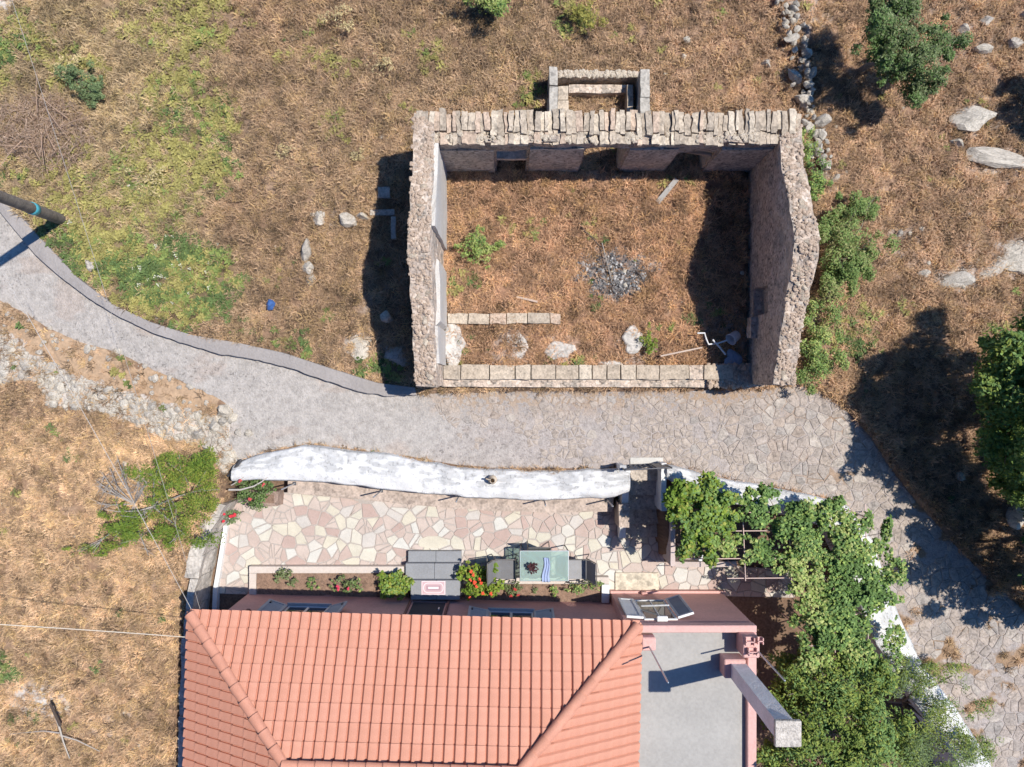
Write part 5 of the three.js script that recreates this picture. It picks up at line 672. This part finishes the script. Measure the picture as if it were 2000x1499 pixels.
tree('carob_tree', 'broad dark tree leaning in at the frame\'s right edge over the lane', 'tree', 1925, 790, [[1985, 700, 2.2, 45, 0.8, 60], [1970, 790, 2.6, 45, 0.9, 70], [2040, 780, 3, 70, 1, 90], [1972, 880, 2.2, 48, 0.8, 62], [2010, 930, 2.0, 55, 0.7, 46], [2060, 900, 2.8, 80, 1, 90], [2070, 660, 2.6, 80, 1, 80], [2120, 780, 3, 80, 1, 90], [2010, 760, 1.5, 60, 0.8, 130], [2030, 930, 1.5, 60, 0.7, 70], [2090, 860, 1.2, 60, 0.6, 70]], 64000, 0.085, 0.045, G.dark.slice(1).concat(G.citrus, G.vine.slice(1, 3)), 302, { gap: 0.33, trunk: 0.13 });
tree('carob_tree', 'dark tree mostly beyond the right edge, shading the lower lane', 'tree', 2060, 1040, [[2060, 975, 2.3, 52, 0.8, 50], [2110, 1010, 2.4, 80, 0.9, 70], [2085, 1080, 2.2, 58, 0.8, 60], [2140, 1120, 2.6, 80, 0.9, 80], [2200, 1200, 2.6, 70, 0.9, 60], [2050, 1010, 1.3, 40, 0.7, 50], [2100, 1130, 1.4, 60, 0.7, 60], [2150, 1210, 1.6, 60, 0.6, 46], [2060, 950, 0.9, 46, 0.5, 60]], 36000, 0.09, 0.05, G.dark, 303, { gap: 0.36, trunk: 0.12 });
tree('carob_tree', 'dark tree beyond the upper right edge, its shade on the slope', 'tree', 2150, 130, [[2210, 110, 1.9, 50, 0.7, 50], [2225, 180, 1.7, 50, 0.6, 40]], 5000, 0.075, 0.04, G.dark, 304, { gap: 0.36 });
tree('almond_bush', 'yellow-green almond bush beside the field at the terrace corner', 'bush', 300, 985, [[365, 920, 1.0, 55, 0.45, 42], [400, 955, 0.9, 36, 0.4, 55], [300, 935, 0.8, 45, 0.3, 34], [345, 990, 1.1, 62, 0.4, 46], [275, 1015, 0.9, 52, 0.32, 30], [360, 1045, 0.8, 48, 0.35, 36], [225, 1040, 0.7, 45, 0.25, 22], [180, 1072, 0.55, 40, 0.15, 13], [230, 1000, 0.7, 34, 0.2, 22]], 15000, 0.05, 0.02, G.almond, 305, { gap: 0.42, freq: 5, trunk: 0.05, bark: twig, up: 0.9 });
{ // bare twigs of the same corner, a bush of its own
  const b = at(270, 1000, 0.1), t = thing('dead_bush', 'bare grey leafless bush between the golden field and the almond bush', 'bush', b), r = rng(41); const S = at(262, 985, 0.08);
  for (const [u, v, y] of [[188, 940, 0.6], [200, 960, 0.5], [215, 915, 0.8], [228, 890, 0.9], [240, 905, 0.7], [195, 985, 0.5], [275, 920, 0.8], [290, 935, 0.9], [310, 925, 0.8], [265, 1060, 0.6], [290, 1085, 0.5], [235, 1075, 0.5], [200, 925, 0.6]]) { const e = at(u, v, y), m = S.clone().lerp(e, 0.5).add(V((r() - 0.5) * 0.12, 0.1, (r() - 0.5) * 0.12)); part(t, 'branch', tube([S, m, e], 0.016, 0.005, 5), twig); const tw = []; for (let k = 0; k < 14; k++) { const f = 0.35 + r() * 0.6, q = (f < 0.5 ? S.clone().lerp(m, f * 2) : m.clone().lerp(e, f * 2 - 1)); tw.push(tube([q, q.clone().add(V((r() - 0.5) * 0.5, r() * 0.25, (r() - 0.5) * 0.5))], 0.006, 0.002, 4)); } part(t, 'twigs', merge(tw), twig); }
}
tree('ivy_shrub', 'large ivy-like shrub hugging the outside of the ruin\'s pointed wall', 'shrub', 1625, 500, [[1655, 440, 0.7, 42, 0.4, 55], [1640, 510, 0.7, 42, 0.45, 52], [1690, 490, 0.6, 34, 0.3, 40], [1680, 405, 0.6, 30, 0.35, 34], [1625, 570, 0.6, 28, 0.4, 45], [1700, 390, 0.4, 20, 0.2, 14]], 15000, 0.055, 0.028, G.ivy, 306, { gap: 0.42, trunk: 0.04 });
tree('ivy_shrub', 'green shrub at the ruin\'s street corner below the large shrub', 'shrub', 1590, 690, [[1602, 660, 0.5, 30, 0.35, 50], [1600, 715, 0.55, 36, 0.4, 42], [1588, 620, 0.5, 22, 0.3, 30]], 6500, 0.05, 0.028, G.ivy.concat(G.vine), 307, { gap: 0.38, trunk: 0.035 });
tree('ivy_shrub', 'thin leafy sprig between the ruin\'s corner and the field wall', 'shrub', 1580, 310, [[1580, 290, 0.5, 16, 0.3, 32], [1592, 345, 0.45, 24, 0.25, 22], [1590, 370, 0.4, 20, 0.2, 16]], 2300, 0.045, 0.026, G.vine, 308, { gap: 0.36, trunk: 0.025 });
tree('weed_shrub', 'bright green weed growing inside the ruin near the pale wall', 'shrub', 928, 495, [[930, 470, 0.6, 22, 0.2, 26], [912, 485, 0.5, 26, 0.16, 18], [955, 482, 0.5, 26, 0.16, 14], [935, 508, 0.45, 20, 0.15, 16]], 1500, 0.055, 0.022, G.vine, 309, { gap: 0.4, trunk: 0.015 });
tree('weed_shrub', 'small green weed among white screed near the street wall', 'shrub', 1264, 662, [[1264, 660, 0.45, 12, 0.15, 22], [1272, 680, 0.4, 12, 0.12, 14]], 500, 0.05, 0.022, G.lime, 310, { gap: 0.36, trunk: 0.012 });
tree('evergreen_bush', 'green bush cut off by the top edge of the frame', 'bush', 950, 25, [[950, -20, 0.9, 55, 0.5, 38], [975, 2, 0.6, 30, 0.3, 18]], 3500, 0.06, 0.024, G.vine, 311, { gap: 0.38 });
tree('citrus_tree', 'large dense olive-green tree filling the yard behind the chimney', 'tree', 1560, 1330, [[1560, 1350, 1.0, 62, 0.7, 62], [1625, 1330, 1.3, 60, 0.7, 62], [1600, 1420, 1.5, 75, 0.8, 62], [1690, 1400, 1.4, 62, 0.7, 62], [1700, 1330, 0.9, 42, 0.6, 40], [1590, 1510, 1.4, 80, 0.8, 62], [1690, 1490, 1.4, 70, 0.8, 62], [1525, 1400, 0.6, 34, 0.6, 60], [1760, 1450, 0.9, 42, 0.6, 50], [1540, 1300, 0.5, 30, 0.5, 34]], 36000, 0.08, 0.036, G.citrus.concat(G.vine.slice(0, 2)), 312, { gap: 0.4, trunk: 0.1, y: -0.84 });
tree('grey_green_tree', 'loose grey-green tree spilling over the white wall at the bottom edge', 'tree', 1760, 1390, [[1800, 1330, 0.9, 48, 0.4, 40], [1845, 1390, 1.0, 62, 0.4, 50], [1850, 1470, 1.1, 75, 0.45, 50], [1900, 1480, 0.8, 46, 0.35, 48], [1790, 1480, 1.1, 52, 0.5, 50], [1860, 1320, 0.8, 40, 0.2, 26], [1765, 1290, 0.8, 32, 0.3, 28]], 15500, 0.05, 0.02, G.grey.concat(G.citrus), 313, { gap: 0.46, freq: 4, trunk: 0.07 });
// pergola with a grape vine
{
  const py = 1.25, t = thing('pergola', 'thin rust-pink pergola frame carrying the vine over the yard', 'pergola', at(1480, 1080, TY)), m = mat([0.62, 0.46, 0.4], { roughness: 0.6 }), X = [1350, 1450, 1540, 1625, 1690], Y = [1000, 1036, 1090, 1128, 1200, 1260];
  for (const v of Y) part(t, 'rail', tube([at(v > 1130 ? 1570 : v > 1100 ? 1420 : 1330, v + 2, py), at(1700, v, py)], 0.011), m);
  for (const u of X) part(t, 'cross_rail', tube([at(u, 985, py + 0.03), at(u + 6, u > 1600 ? 1275 : u > 1400 ? 1135 : 1095, py + 0.03)], 0.011), m);
  for (const [u, v] of [[1350, 1005], [1350, 1088], [1458, 1125], [1690, 1010], [1690, 1260], [1600, 1260]]) { const p = at(u, v, py); part(t, 'post', tube([V(p.x, u < 1400 ? -0.1 : TY - 0.05, p.z), V(p.x, py + 0.02, p.z)], 0.016, 0.016, 8), m); }
}
tree('grape_vine', 'bright lime-green vine clump on the pergola beside the steps', 'vine', 1335, 1010, [[1365, 970, 1.35, 44, 0.35, 36], [1335, 1005, 1.35, 32, 0.35, 42], [1390, 1010, 1.45, 42, 0.3, 38], [1362, 1045, 1.4, 32, 0.3, 42], [1418, 1020, 1.4, 24, 0.18, 26]], 7500, 0.085, 0.07, G.lime.concat(G.vine.slice(0, 3)), 314, { gap: 0.34, trunk: 0.025, up: 1 });
tree('grape_vine', 'long dark-green grape vine covering the pergola over the yard', 'vine', 1560, 1060, [[1480, 1000, 1.4, 46, 0.22, 32], [1545, 1025, 1.4, 56, 0.25, 36], [1495, 960, 1.5, 14, 0.2, 16], [1605, 1010, 1.4, 40, 0.22, 32], [1455, 968, 1.45, 20, 0.15, 12], [1520, 1065, 1.35, 70, 0.22, 32], [1600, 1070, 1.4, 65, 0.25, 50], [1655, 1040, 1.4, 45, 0.22, 52], [1420, 1070, 1.3, 40, 0.16, 18], [1620, 1140, 1.4, 62, 0.25, 50], [1680, 1120, 1.4, 56, 0.25, 58], [1600, 1200, 1.3, 56, 0.3, 50], [1660, 1200, 1.35, 56, 0.28, 56], [1720, 1170, 1.3, 48, 0.22, 50], [1600, 1260, 1.2, 50, 0.3, 44], [1665, 1270, 1.2, 44, 0.25, 40], [1730, 1040, 1.4, 10, 0.15, 36], [1705, 1065, 1.4, 30, 0.12, 10], [1745, 1270, 1.0, 22, 0.12, 60], [1500, 1090, 1.25, 40, 0.16, 20]], 27000, 0.074, 0.06, G.dark.slice(1, 2).concat(G.vine), 315, { gap: 0.46, freq: 4.5, trunk: 0.03, up: 1, y: -0.84, twigs: 1 });
// flowers along the house and on the terrace
function flowers(name, label, u, v, y0, L, n, lf, wf, pal, seed, fl, nf, opt = {}) { const t = tree(name, label, 'plant', u, v, L, n, lf, wf, pal, seed, { y: y0, trunk: 0.012, twigs: 1, gap: 0.3, ...opt }); if (fl) { const r = rng(seed + 5), lo = lobesOf(L); for (let i = 0; i < nf; i++) { const l = lo[(r() * lo.length) | 0], a = r() * 6.28, q = Math.sqrt(r()) * 0.9, x = l[0] + Math.cos(a) * l[3] * q, z = l[2] + Math.sin(a) * l[5] * q, y = l[1] + l[4] * 0.85 + r() * 0.04, pt = []; for (let k = 0; k < 5; k++) { const s = 0.016 + r() * 0.012; pt.push(put(PEBBLES[k % 4], x + (r() - 0.5) * 0.05, y + r() * 0.02, z + (r() - 0.5) * 0.05, s, s * 0.7, s, r() * 3)); } part(t, 'blossom', merge(pt), mat(fl)); } } return t; }
const fy = TY + 0.15;
flowers('geranium', 'big geranium with orange-red blossoms between porch and table', 935, 1135, fy, [[920, 1125, -0.3, 22, 0.18, 22], [950, 1135, -0.28, 26, 0.2, 26], [930, 1155, -0.3, 30, 0.18, 14]], 1500, 0.07, 0.06, G.lime, 321, [0.75, 0.09, 0.04], 11, { up: 1 });
flowers('geranium', 'bushy bright green geranium without blossoms left of the porch', 768, 1142, fy, [[755, 1140, -0.32, 20, 0.16, 20], [785, 1140, -0.32, 20, 0.16, 22], [770, 1155, -0.34, 26, 0.14, 12]], 1200, 0.07, 0.06, G.lime.concat(G.vine), 322, null, 0, { up: 1 });
flowers('geranium', 'straggling geranium with few red blossoms in the left bed', 685, 1140, fy, [[690, 1140, -0.42, 18, 0.12, 16], [660, 1142, -0.48, 14, 0.08, 10]], 330, 0.055, 0.04, G.olive.concat(G.vine), 323, [0.55, 0.05, 0.1], 3);
flowers('seedling', 'dark-leaved plant near the left end of the left bed', 555, 1128, fy, [[556, 1122, -0.45, 18, 0.12, 16], [572, 1138, -0.5, 10, 0.06, 8]], 260, 0.055, 0.035, G.olive, 324);
flowers('seedling', 'tiny green plant mid-way along the left bed', 612, 1142, fy, [[612, 1140, -0.55, 10, 0.06, 9]], 110, 0.05, 0.03, G.vine, 325);
flowers('seedling', 'small dark plant in the right bed touching the geranium', 1000, 1156, fy, [[1002, 1152, -0.45, 18, 0.1, 12]], 260, 0.05, 0.035, G.olive, 326, [0.4, 0.05, 0.04], 3);
flowers('seedling', 'tiny plant below the dark red table plant', 1044, 1154, fy, [[1044, 1153, -0.56, 5, 0.04, 5]], 40, 0.05, 0.03, G.olive, 327);
flowers('seedling', 'little green plant below the table\'s right corner', 1082, 1156, fy, [[1082, 1154, -0.52, 9, 0.06, 8]], 100, 0.05, 0.035, G.vine, 328);
flowers('seedling', 'leafy plant at the right end of the right bed', 1140, 1150, fy, [[1130, 1150, -0.42, 18, 0.1, 12], [1160, 1146, -0.45, 16, 0.08, 10]], 330, 0.05, 0.035, G.vine.concat(G.olive), 329);
flowers('rose_shrub', 'dark leafy shrub in the terrace corner by the white wall\'s end', 497, 958, TY, [[497, 945, 0.2, 32, 0.3, 16], [500, 972, -0.1, 32, 0.3, 18], [520, 950, 0.1, 16, 0.2, 12]], 1900, 0.05, 0.03, G.olive.concat(G.dark), 330, [0.5, 0.08, 0.08], 3, { trunk: 0.02 });
flowers('rose_shrub', 'small plant with crimson blossoms on the terrace\'s left edge', 452, 1012, TY, [[452, 1010, -0.35, 20, 0.15, 15]], 330, 0.045, 0.03, G.grey, 331, [0.6, 0.04, 0.06], 6);
{ const a = at(520, 960, -0.35), b = at(541, 990, -0.35), t = thing('corner_planter', 'brownish masonry planter holding the dark corner shrub', 'planter', V((a.x + b.x) / 2, TY, (a.z + b.z) / 2)); part(t, 'masonry', rough([a.x - 0.5, b.z], [b.x, b.z], [b.x, a.z], [a.x - 0.5, a.z], TY - 0.03, -0.4, 0.02, 0.12, 5), stone([0.4, 0.3, 0.26], 0.8)); part(t, 'soil', rough([a.x - 0.42, b.z - 0.08], [b.x - 0.08, b.z - 0.08], [b.x - 0.08, a.z + 0.08], [a.x - 0.42, a.z + 0.08], -0.42, -0.375, 0.015, 0.1, 6), soilMat); }
solo('gnarled_branch', 'pale gnarled branch stretched across the corner shrub', 'branch', tube([at(447, 957, 0.25), at(470, 957, 0.3), at(496, 950, 0.35), at(510, 942, 0.35), at(523, 932, 0.35)], 0.025, 0.012), mat([0.5, 0.46, 0.42]));
solo('gnarled_branch', 'thin pale stick parallel above the gnarled corner branch', 'branch', tube([at(452, 948, 0.3), at(464, 941, 0.35), at(476, 932, 0.38)], 0.014, 0.009), mat([0.5, 0.46, 0.42]));
solo('pole_stub', 'dark slanting bar against the left end of the white wall', 'bar', tube([at(446, 930, 0.2), at(460, 914, 0.3), at(471, 899, 0.35)], 0.035, 0.035, 8), M.steel);
{ const p = at(1366, 1092, 0.3), t = thing('garden_tap', 'small pale tap post at the edge of the vine bed', 'tap', V(p.x, 0, p.z)); part(t, 'standpipe', tube([V(p.x, -0.1, p.z), V(p.x, 0.35, p.z)], 0.015), M.alu); part(t, 'spout', tube([V(p.x, 0.33, p.z), V(p.x + 0.05, 0.35, p.z - 0.05), V(p.x + 0.07, 0.3, p.z - 0.08)], 0.016), M.white); part(t, 'valve', cbox(p.x - 0.04, 0.35, p.z - 0.03, p.x + 0.04, 0.4, p.z + 0.03, 0.01), M.white); }
tree('round_shrub', 'small round clipped shrub under the lime-green vine', 'shrub', 1357, 1085, [[1357, 1072, 0.15, 16, 0.18, 16]], 900, 0.035, 0.02, G.dark, 333, { gap: 0.2, trunk: 0.02, y: -0.08 });
tree('grey_shrub', 'low blue-green shrub above the brush pile on the upper left slope', 'shrub', 165, 172, [[160, 160, 0.4, 30, 0.25, 30], [185, 178, 0.35, 26, 0.2, 22], [135, 150, 0.3, 24, 0.16, 20]], 2600, 0.05, 0.022, G.grey, 340, { gap: 0.4, trunk: 0.02 });
tree('broom_bush', 'yellow-green broom bush near the top edge above the stone enclosure', 'bush', 1150, 36, [[1152, 26, 0.5, 26, 0.25, 26], [1130, 20, 0.4, 20, 0.2, 18]], 1300, 0.05, 0.018, [[0.33, 0.3, 0.06], [0.4, 0.36, 0.09], [0.24, 0.25, 0.06]], 341, { gap: 0.44, trunk: 0.015 });
{ const dry = [[0.6, 0.5, 0.26], [0.66, 0.54, 0.3], [0.5, 0.4, 0.2]]; [[655, 28, 26, 'pale yellow dried thistle by the top edge left of the green bush'], [675, 52, 14, 'little straw-yellow thistle just below the top-edge thistle'], [742, 128, 20, 'pale dried thistle on the slope above the ruin\'s pale wall'], [282, 352, 34, 'large straw-coloured thistle among weeds above the kerb'], [556, 298, 16, 'dried thistle midway between the weeds and the ruin'], [698, 304, 14, 'dried thistle just left of the ruin\'s upper corner'], [130, 132, 26, 'dried yellow thistle beside the blue-green shrub']].forEach(([u, v, q, l], i) => tree('dry_thistle', l, 'thistle', u, v + 4, [[u, v, 0.35, q, 0.14, q * 0.8], [u + q * 0.6, v - q * 0.5, 0.4, q * 0.5, 0.1, q * 0.4]], q * 7, 0.06, 0.022, dry, 350 + i, { gap: 0.3, trunk: 0.012, bark: mat([0.55, 0.45, 0.26]), twigs: 6 })); }
{ // heap of cut brushwood
  const t = thing('brush_pile', 'broad heap of dead brown brushwood on the left slope', 'brush pile', at(85, 255, 0)), r = rng(88), M3 = [[0.46, 0.325, 0.235], [0.38, 0.26, 0.185], [0.54, 0.4, 0.3]].map((c) => mat(c)), sets = [[], [], []];
  for (let i = 0; i < 2600; i++) { const a = r() * 6.28, k = Math.sqrt(r()) * (0.75 + 0.4 * n2(Math.cos(a) * 2 + 5, Math.sin(a) * 2)), u = 85 + Math.cos(a) * 105 * k, v = 255 + Math.sin(a) * 78 * k, p = at(u, v, 0.2), y = groundY(p.x, p.z) + (1 - k * k) * 0.24 * n2(u / 14, v / 14) + r() * 0.1, d = V(r() - 0.5, (r() - 0.4) * 0.6, r() - 0.5).normalize().multiplyScalar(0.1 + r() * 0.16); p.y = y; sets[(r() * 3) | 0].push(tube([p, p.clone().add(d)], 0.005 + r() * 0.004, 0.002, 3)); }
  sets.forEach((s, i) => part(t, 'twigs', merge(s), M3[i], { kind: 'stuff' })); for (let i = 0; i < 9; i++) { const p = at(30 + r() * 120, 210 + r() * 90, 0.3), d = V(r() - 0.5, 0.1, r() - 0.5).normalize().multiplyScalar(0.5 + r() * 0.5); part(t, 'branch', tube([p, p.clone().addScaledVector(d, 0.5).add(V(0, 0.05, 0)), p.clone().add(d)], 0.013, 0.006, 6), M3[1]); }
}
// ------------------------------------------------------------------ pole, cables, litter
{
  const b = at(122, 430, 0), top = at(-330, 260, 7.2), d = top.clone().sub(b), t = thing('utility_pole', 'weathered wooden utility pole with a blue band leaning out at the left edge', 'utility pole', b), on = (f) => b.clone().addScaledVector(d, f);
  part(t, 'shaft', tube([on(-0.03), on(0.3), on(0.6), on(1)], 0.125, 0.09, 12), mat([0.27, 0.235, 0.205], { map: rep(stoneMap, 1.2) })); part(t, 'tag', tube([on(0.2), on(0.225)], 0.128, 0.127, 14), mat([0.08, 0.42, 0.5], { roughness: 0.5 }));
  part(t, 'crossarm', tube([top.clone().add(V(-0.7, -0.3, 0.5)), top.clone().add(V(0.7, -0.3, -0.5))], 0.05, 0.05, 6), M.steel);
}
const cable = (label, a, b, r, c, sag) => solo('overhead_cable', label, 'cable', tube(Array.from({ length: 25 }, (_, i) => { const f = i / 24, p = a.clone().lerp(b, f); p.y -= sag * 4 * f * (1 - f); return p; }), r, r, 5), mat(c));
cable('pale cable crossing the field to the house eave', at(-250, 1206, 3.4), HP(0.02, 1.98, 0.55), 0.009, [0.62, 0.55, 0.45], 0.05);
cable('grey cable running from the lane over the almond bush to the house corner', at(-60, 424, 5.5), HP(0.1, 1.98, 0.2), 0.005, [0.5, 0.46, 0.42], 0.1);
cable('thin dark cable over the kerb and rubble to the white insulator', at(10, -40, 5.5), HP(0.2, 1.86, 0.33), 0.004, [0.36, 0.33, 0.3], 0.1);
{ const c = at(527, 596, 0.22), g = put(ROCKS[3], c.x, c.y, c.z, 0.13, 0.1, 0.12, 0.5); solo('plastic_bag', 'crumpled blue plastic bag lying alone in dry grass', 'bag', g, mat([0.05, 0.12, 0.32], { roughness: 0.35 })); }
{ const t = thing('fallen_branch', 'dead branch with a dark root end lying in the field\'s lower corner', 'branch', at(115, 1420, 0)); part(t, 'stem', tube([at(102, 1380, 0.28), at(110, 1402, 0.25), at(117, 1425, 0.22), at(124, 1450, 0.2), at(136, 1482, 0.14)], 0.03, 0.012, 8), mat([0.42, 0.38, 0.33])); part(t, 'root', tube([at(98, 1374, 0.3), at(104, 1388, 0.3), at(112, 1404, 0.26), at(118, 1418, 0.24)], 0.028, 0.034, 8), mat([0.07, 0.05, 0.04])); part(t, 'side_shoot', tube([at(117, 1436, 0.2), at(150, 1446, 0.18), at(195, 1468, 0.12)], 0.02, 0.008, 6), mat([0.4, 0.36, 0.32])); part(t, 'side_shoot', tube([at(116, 1432, 0.2), at(85, 1428, 0.16), at(20, 1434, 0.1)], 0.02, 0.008, 6), mat([0.36, 0.32, 0.29])); }

// ------------------------------------------------------------------ dry grass and weeds
function tuft(n, seed, L0, L1, w, splay) {
  const r = rng(seed), pos = []; for (let i = 0; i < n; i++) { const a = r() * 6.28, e = splay * (0.25 + r() * 0.85), L = lerp(L0, L1, r()), x0 = (r() - 0.5) * 0.1, z0 = (r() - 0.5) * 0.1, b = e + 0.25 + r() * 0.5, dx = Math.cos(a), dz = Math.sin(a), m = [x0 + dx * Math.sin(e) * L * 0.5, Math.cos(e) * L * 0.5, z0 + dz * Math.sin(e) * L * 0.5], t = [m[0] + dx * Math.sin(b) * L * 0.5, m[1] + Math.cos(b) * L * 0.5, m[2] + dz * Math.sin(b) * L * 0.5], q = w * (0.7 + r() * 0.6), sx = -dz * q, sz = dx * q; pos.push(x0 - sx, -0.02, z0 - sz, x0 + sx, -0.02, z0 + sz, m[0] + sx, m[1], m[2] + sz, x0 - sx, -0.02, z0 - sz, m[0] + sx, m[1], m[2] + sz, m[0] - sx, m[1], m[2] - sz, m[0] - sx, m[1], m[2] - sz, m[0] + sx, m[1], m[2] + sz, ...t); } return geoOf(pos);
}
function rosette(n, seed, L, w) { const r = rng(seed), pos = []; for (let i = 0; i < n; i++) { const a = r() * 6.28, dx = Math.cos(a), dz = Math.sin(a), l = L * (0.6 + r() * 0.7), q = w * (0.7 + r() * 0.5), x0 = (r() - 0.5) * L, z0 = (r() - 0.5) * L, y0 = r() * L * 0.9, y1 = y0 + (r() - 0.35) * l * 0.5; pos.push(x0, y0, z0, x0 + dx * l * 0.5 - dz * q, (y0 + y1) / 2 + 0.01, z0 + dz * l * 0.5 + dx * q, x0 + dx * l, y1, z0 + dz * l, x0, y0, z0, x0 + dx * l, y1, z0 + dz * l, x0 + dx * l * 0.5 + dz * q, (y0 + y1) / 2 + 0.01, z0 + dz * l * 0.5 - dx * q); } return geoOf(pos); }
function scatter(name, label, geos, m, want, pick, seed, cat = 'grass') { // pick(u, v, r) -> null or {s, c: [r, g, b]}
  const r = rng(seed), sets = geos.map(() => []); for (let i = 0; i < want; i++) { const u = -60 + r() * 2120, v = -60 + r() * 1620, k = pick(u, v, r); if (k) sets[(r() * geos.length) | 0].push([u, v, k]); }
  geos.forEach((g, i) => { const L = sets[i]; if (!L.length) return; const o = new THREE.InstancedMesh(g, m, L.length), mx = new THREE.Matrix4(), q = new THREE.Quaternion(), c = new THREE.Color(), eu = new THREE.Euler(); L.forEach(([u, v, k], j) => { const x = (u - 1000) * K, z = (v - 749.5) * K, gy = mStreet(u, v) > 0.15 ? 0.003 : groundY(x, z); eu.set((r() - 0.5) * 0.4, r() * 6.28, (r() - 0.5) * 0.4); mx.compose(V(x, gy, z), q.setFromEuler(eu), V(k.s, k.s * (k.h ?? 1), k.s)); o.setMatrixAt(j, mx); o.setColorAt(j, c.setRGB(...k.c)); }); o.name = i ? name + '_' + String(i).padStart(3, '0') : name; o.userData = { kind: 'stuff', label: label[i], category: cat }; scene.add(o); });
}
const noGrow = (u, v) => (mStreet(u, v) > 0.15 && !(u > 1700 && soilAt(u, v) > 0.7 && n2(u / 5, v / 5) > 0.72)) || mKerb(u, v) > 0.3 || mYard(u, v) > 0.05 || mGarden(u, v) > 0.3 || (mRuinOut(u, v) > 0.1 && mRuin(u, v) < 0.85 && !(v < 345 && ((u > 1135 && u < 1200) || (u > 976 && u < 1024) || (u > 1300 && u < 1358))));
const bladeMat = mat([1, 1, 1], { roughness: 0.85 }), cc3 = [0, 0, 0];
const straw = [tuft(26, 1, 0.06, 0.17, 0.0042, 1.1), tuft(22, 2, 0.04, 0.12, 0.0055, 1.3), tuft(24, 3, 0.1, 0.26, 0.0032, 0.8)];
scatter('dry_grass', ['tangled dry straw covering the slopes and the ruin\'s floor', 'short matted dry straw covering the open slopes', 'taller wispy dry grass standing on the slopes'], straw, bladeMat, 260000, (u, v, r) => {
  if (noGrow(u, v)) return null; const fieldArea = u < 480 && v > 760, st = stony(u, v), d = mDirt(u, v), rb = mRubble(u, v); const fine = n2(u / 7.5 + 3, v / 7.5) * 0.55 + n2(u / 3.6, v / 3.6 + 8) * 0.45; let p = (0.62 + (fbm(u / 45 + 2, v / 45, 3) - 0.5) * 1.0) * sstep(0.22, 0.62, fine); p *= 1 - 0.85 * Math.max(d, rb * 0.9) ; p *= 1 - 0.75 * st; p *= 1 - 0.88 * clamp(green(u, v)); if (((u - 1200) / 60) ** 2 + ((v - 542) / 42) ** 2 < 1) p *= 0.1; if (r() > p) return null;
  tint(u, v, cc3); const e = r(), k = 0.62 + r() * 0.95, dk = r() < 0.2 ? 0.32 : 1, yel = r() < 0.2 ? 1 : 0; return { s: 0.55 + r() * 0.65, h: 0.65 + r() * 0.6, c: [cc3[0] * k * dk * (1.16 + yel * 0.1), cc3[1] * k * dk * (1.13 + yel * 0.12), cc3[2] * k * dk * (1.05 - yel * 0.1)] };
}, 401);
const herb = [rosette(16, 5, 0.085, 0.02), rosette(20, 6, 0.06, 0.015)];
scatter('green_weeds', ['green leafy weeds in patches over the upper left slope', 'small-leaved yellowish weeds among the dry grass'], herb, bladeMat, 260000, (u, v, r) => {
  if (noGrow(u, v)) return null; const gq = green(u + (n2(u / 14, v / 14) - 0.5) * 50, v + (n2(u / 14 + 30, v / 14) - 0.5) * 50); let p = gq * (0.3 + sstep(0.38, 0.62, fbm(u / 20, v / 20 + 60, 3)) * 0.95) * sstep(0.2, 0.6, n2(u / 6 + 9, v / 6)); p = Math.max(p, n2(u / 40 + 77, v / 40) > 0.8 ? 0.025 : 0); if (r() > p) return null; const y = fbm(u / 60 + 3, v / 60, 2) + (r() - 0.5) * 0.5 + sstep(460, 390, v) * 0.2 - sstep(430, 520, v) * 0.12, k = 0.7 + r() * 0.6; return { s: 0.7 + r() * 0.7, c: y > 0.55 ? [0.3 * k, 0.27 * k, 0.085 * k] : y > 0.35 ? [0.18 * k, 0.225 * k, 0.06 * k] : [0.095 * k, 0.145 * k, 0.042 * k] };
}, 402, 'weeds');
scatter('white_flowers', ['white flower heads dotted over the green weeds by the kerb'], [rosette(14, 9, 0.04, 0.018)], mat([1, 1, 1]), 90000, (u, v, r) => { if (noGrow(u, v)) return null; const d = Math.max(1 - ((u - 345) / 110) ** 2 - ((v - 520) / 85) ** 2, 0.5 - ((u - 140) / 60) ** 2 - ((v - 455) / 35) ** 2); if (d <= 0 || r() > d * (n2(u / 16 + 4, v / 16) > 0.55 ? 0.28 : 0.03)) return null; return { s: 0.5 + r() * 0.6, h: 2.4, c: [0.6, 0.6, 0.47] }; }, 403, 'flowers');
scene.traverse((o) => { if (o.isMesh && o.name !== 'sky') { o.castShadow = true; o.receiveShadow = true; } });
renderer.render(scene, camera);
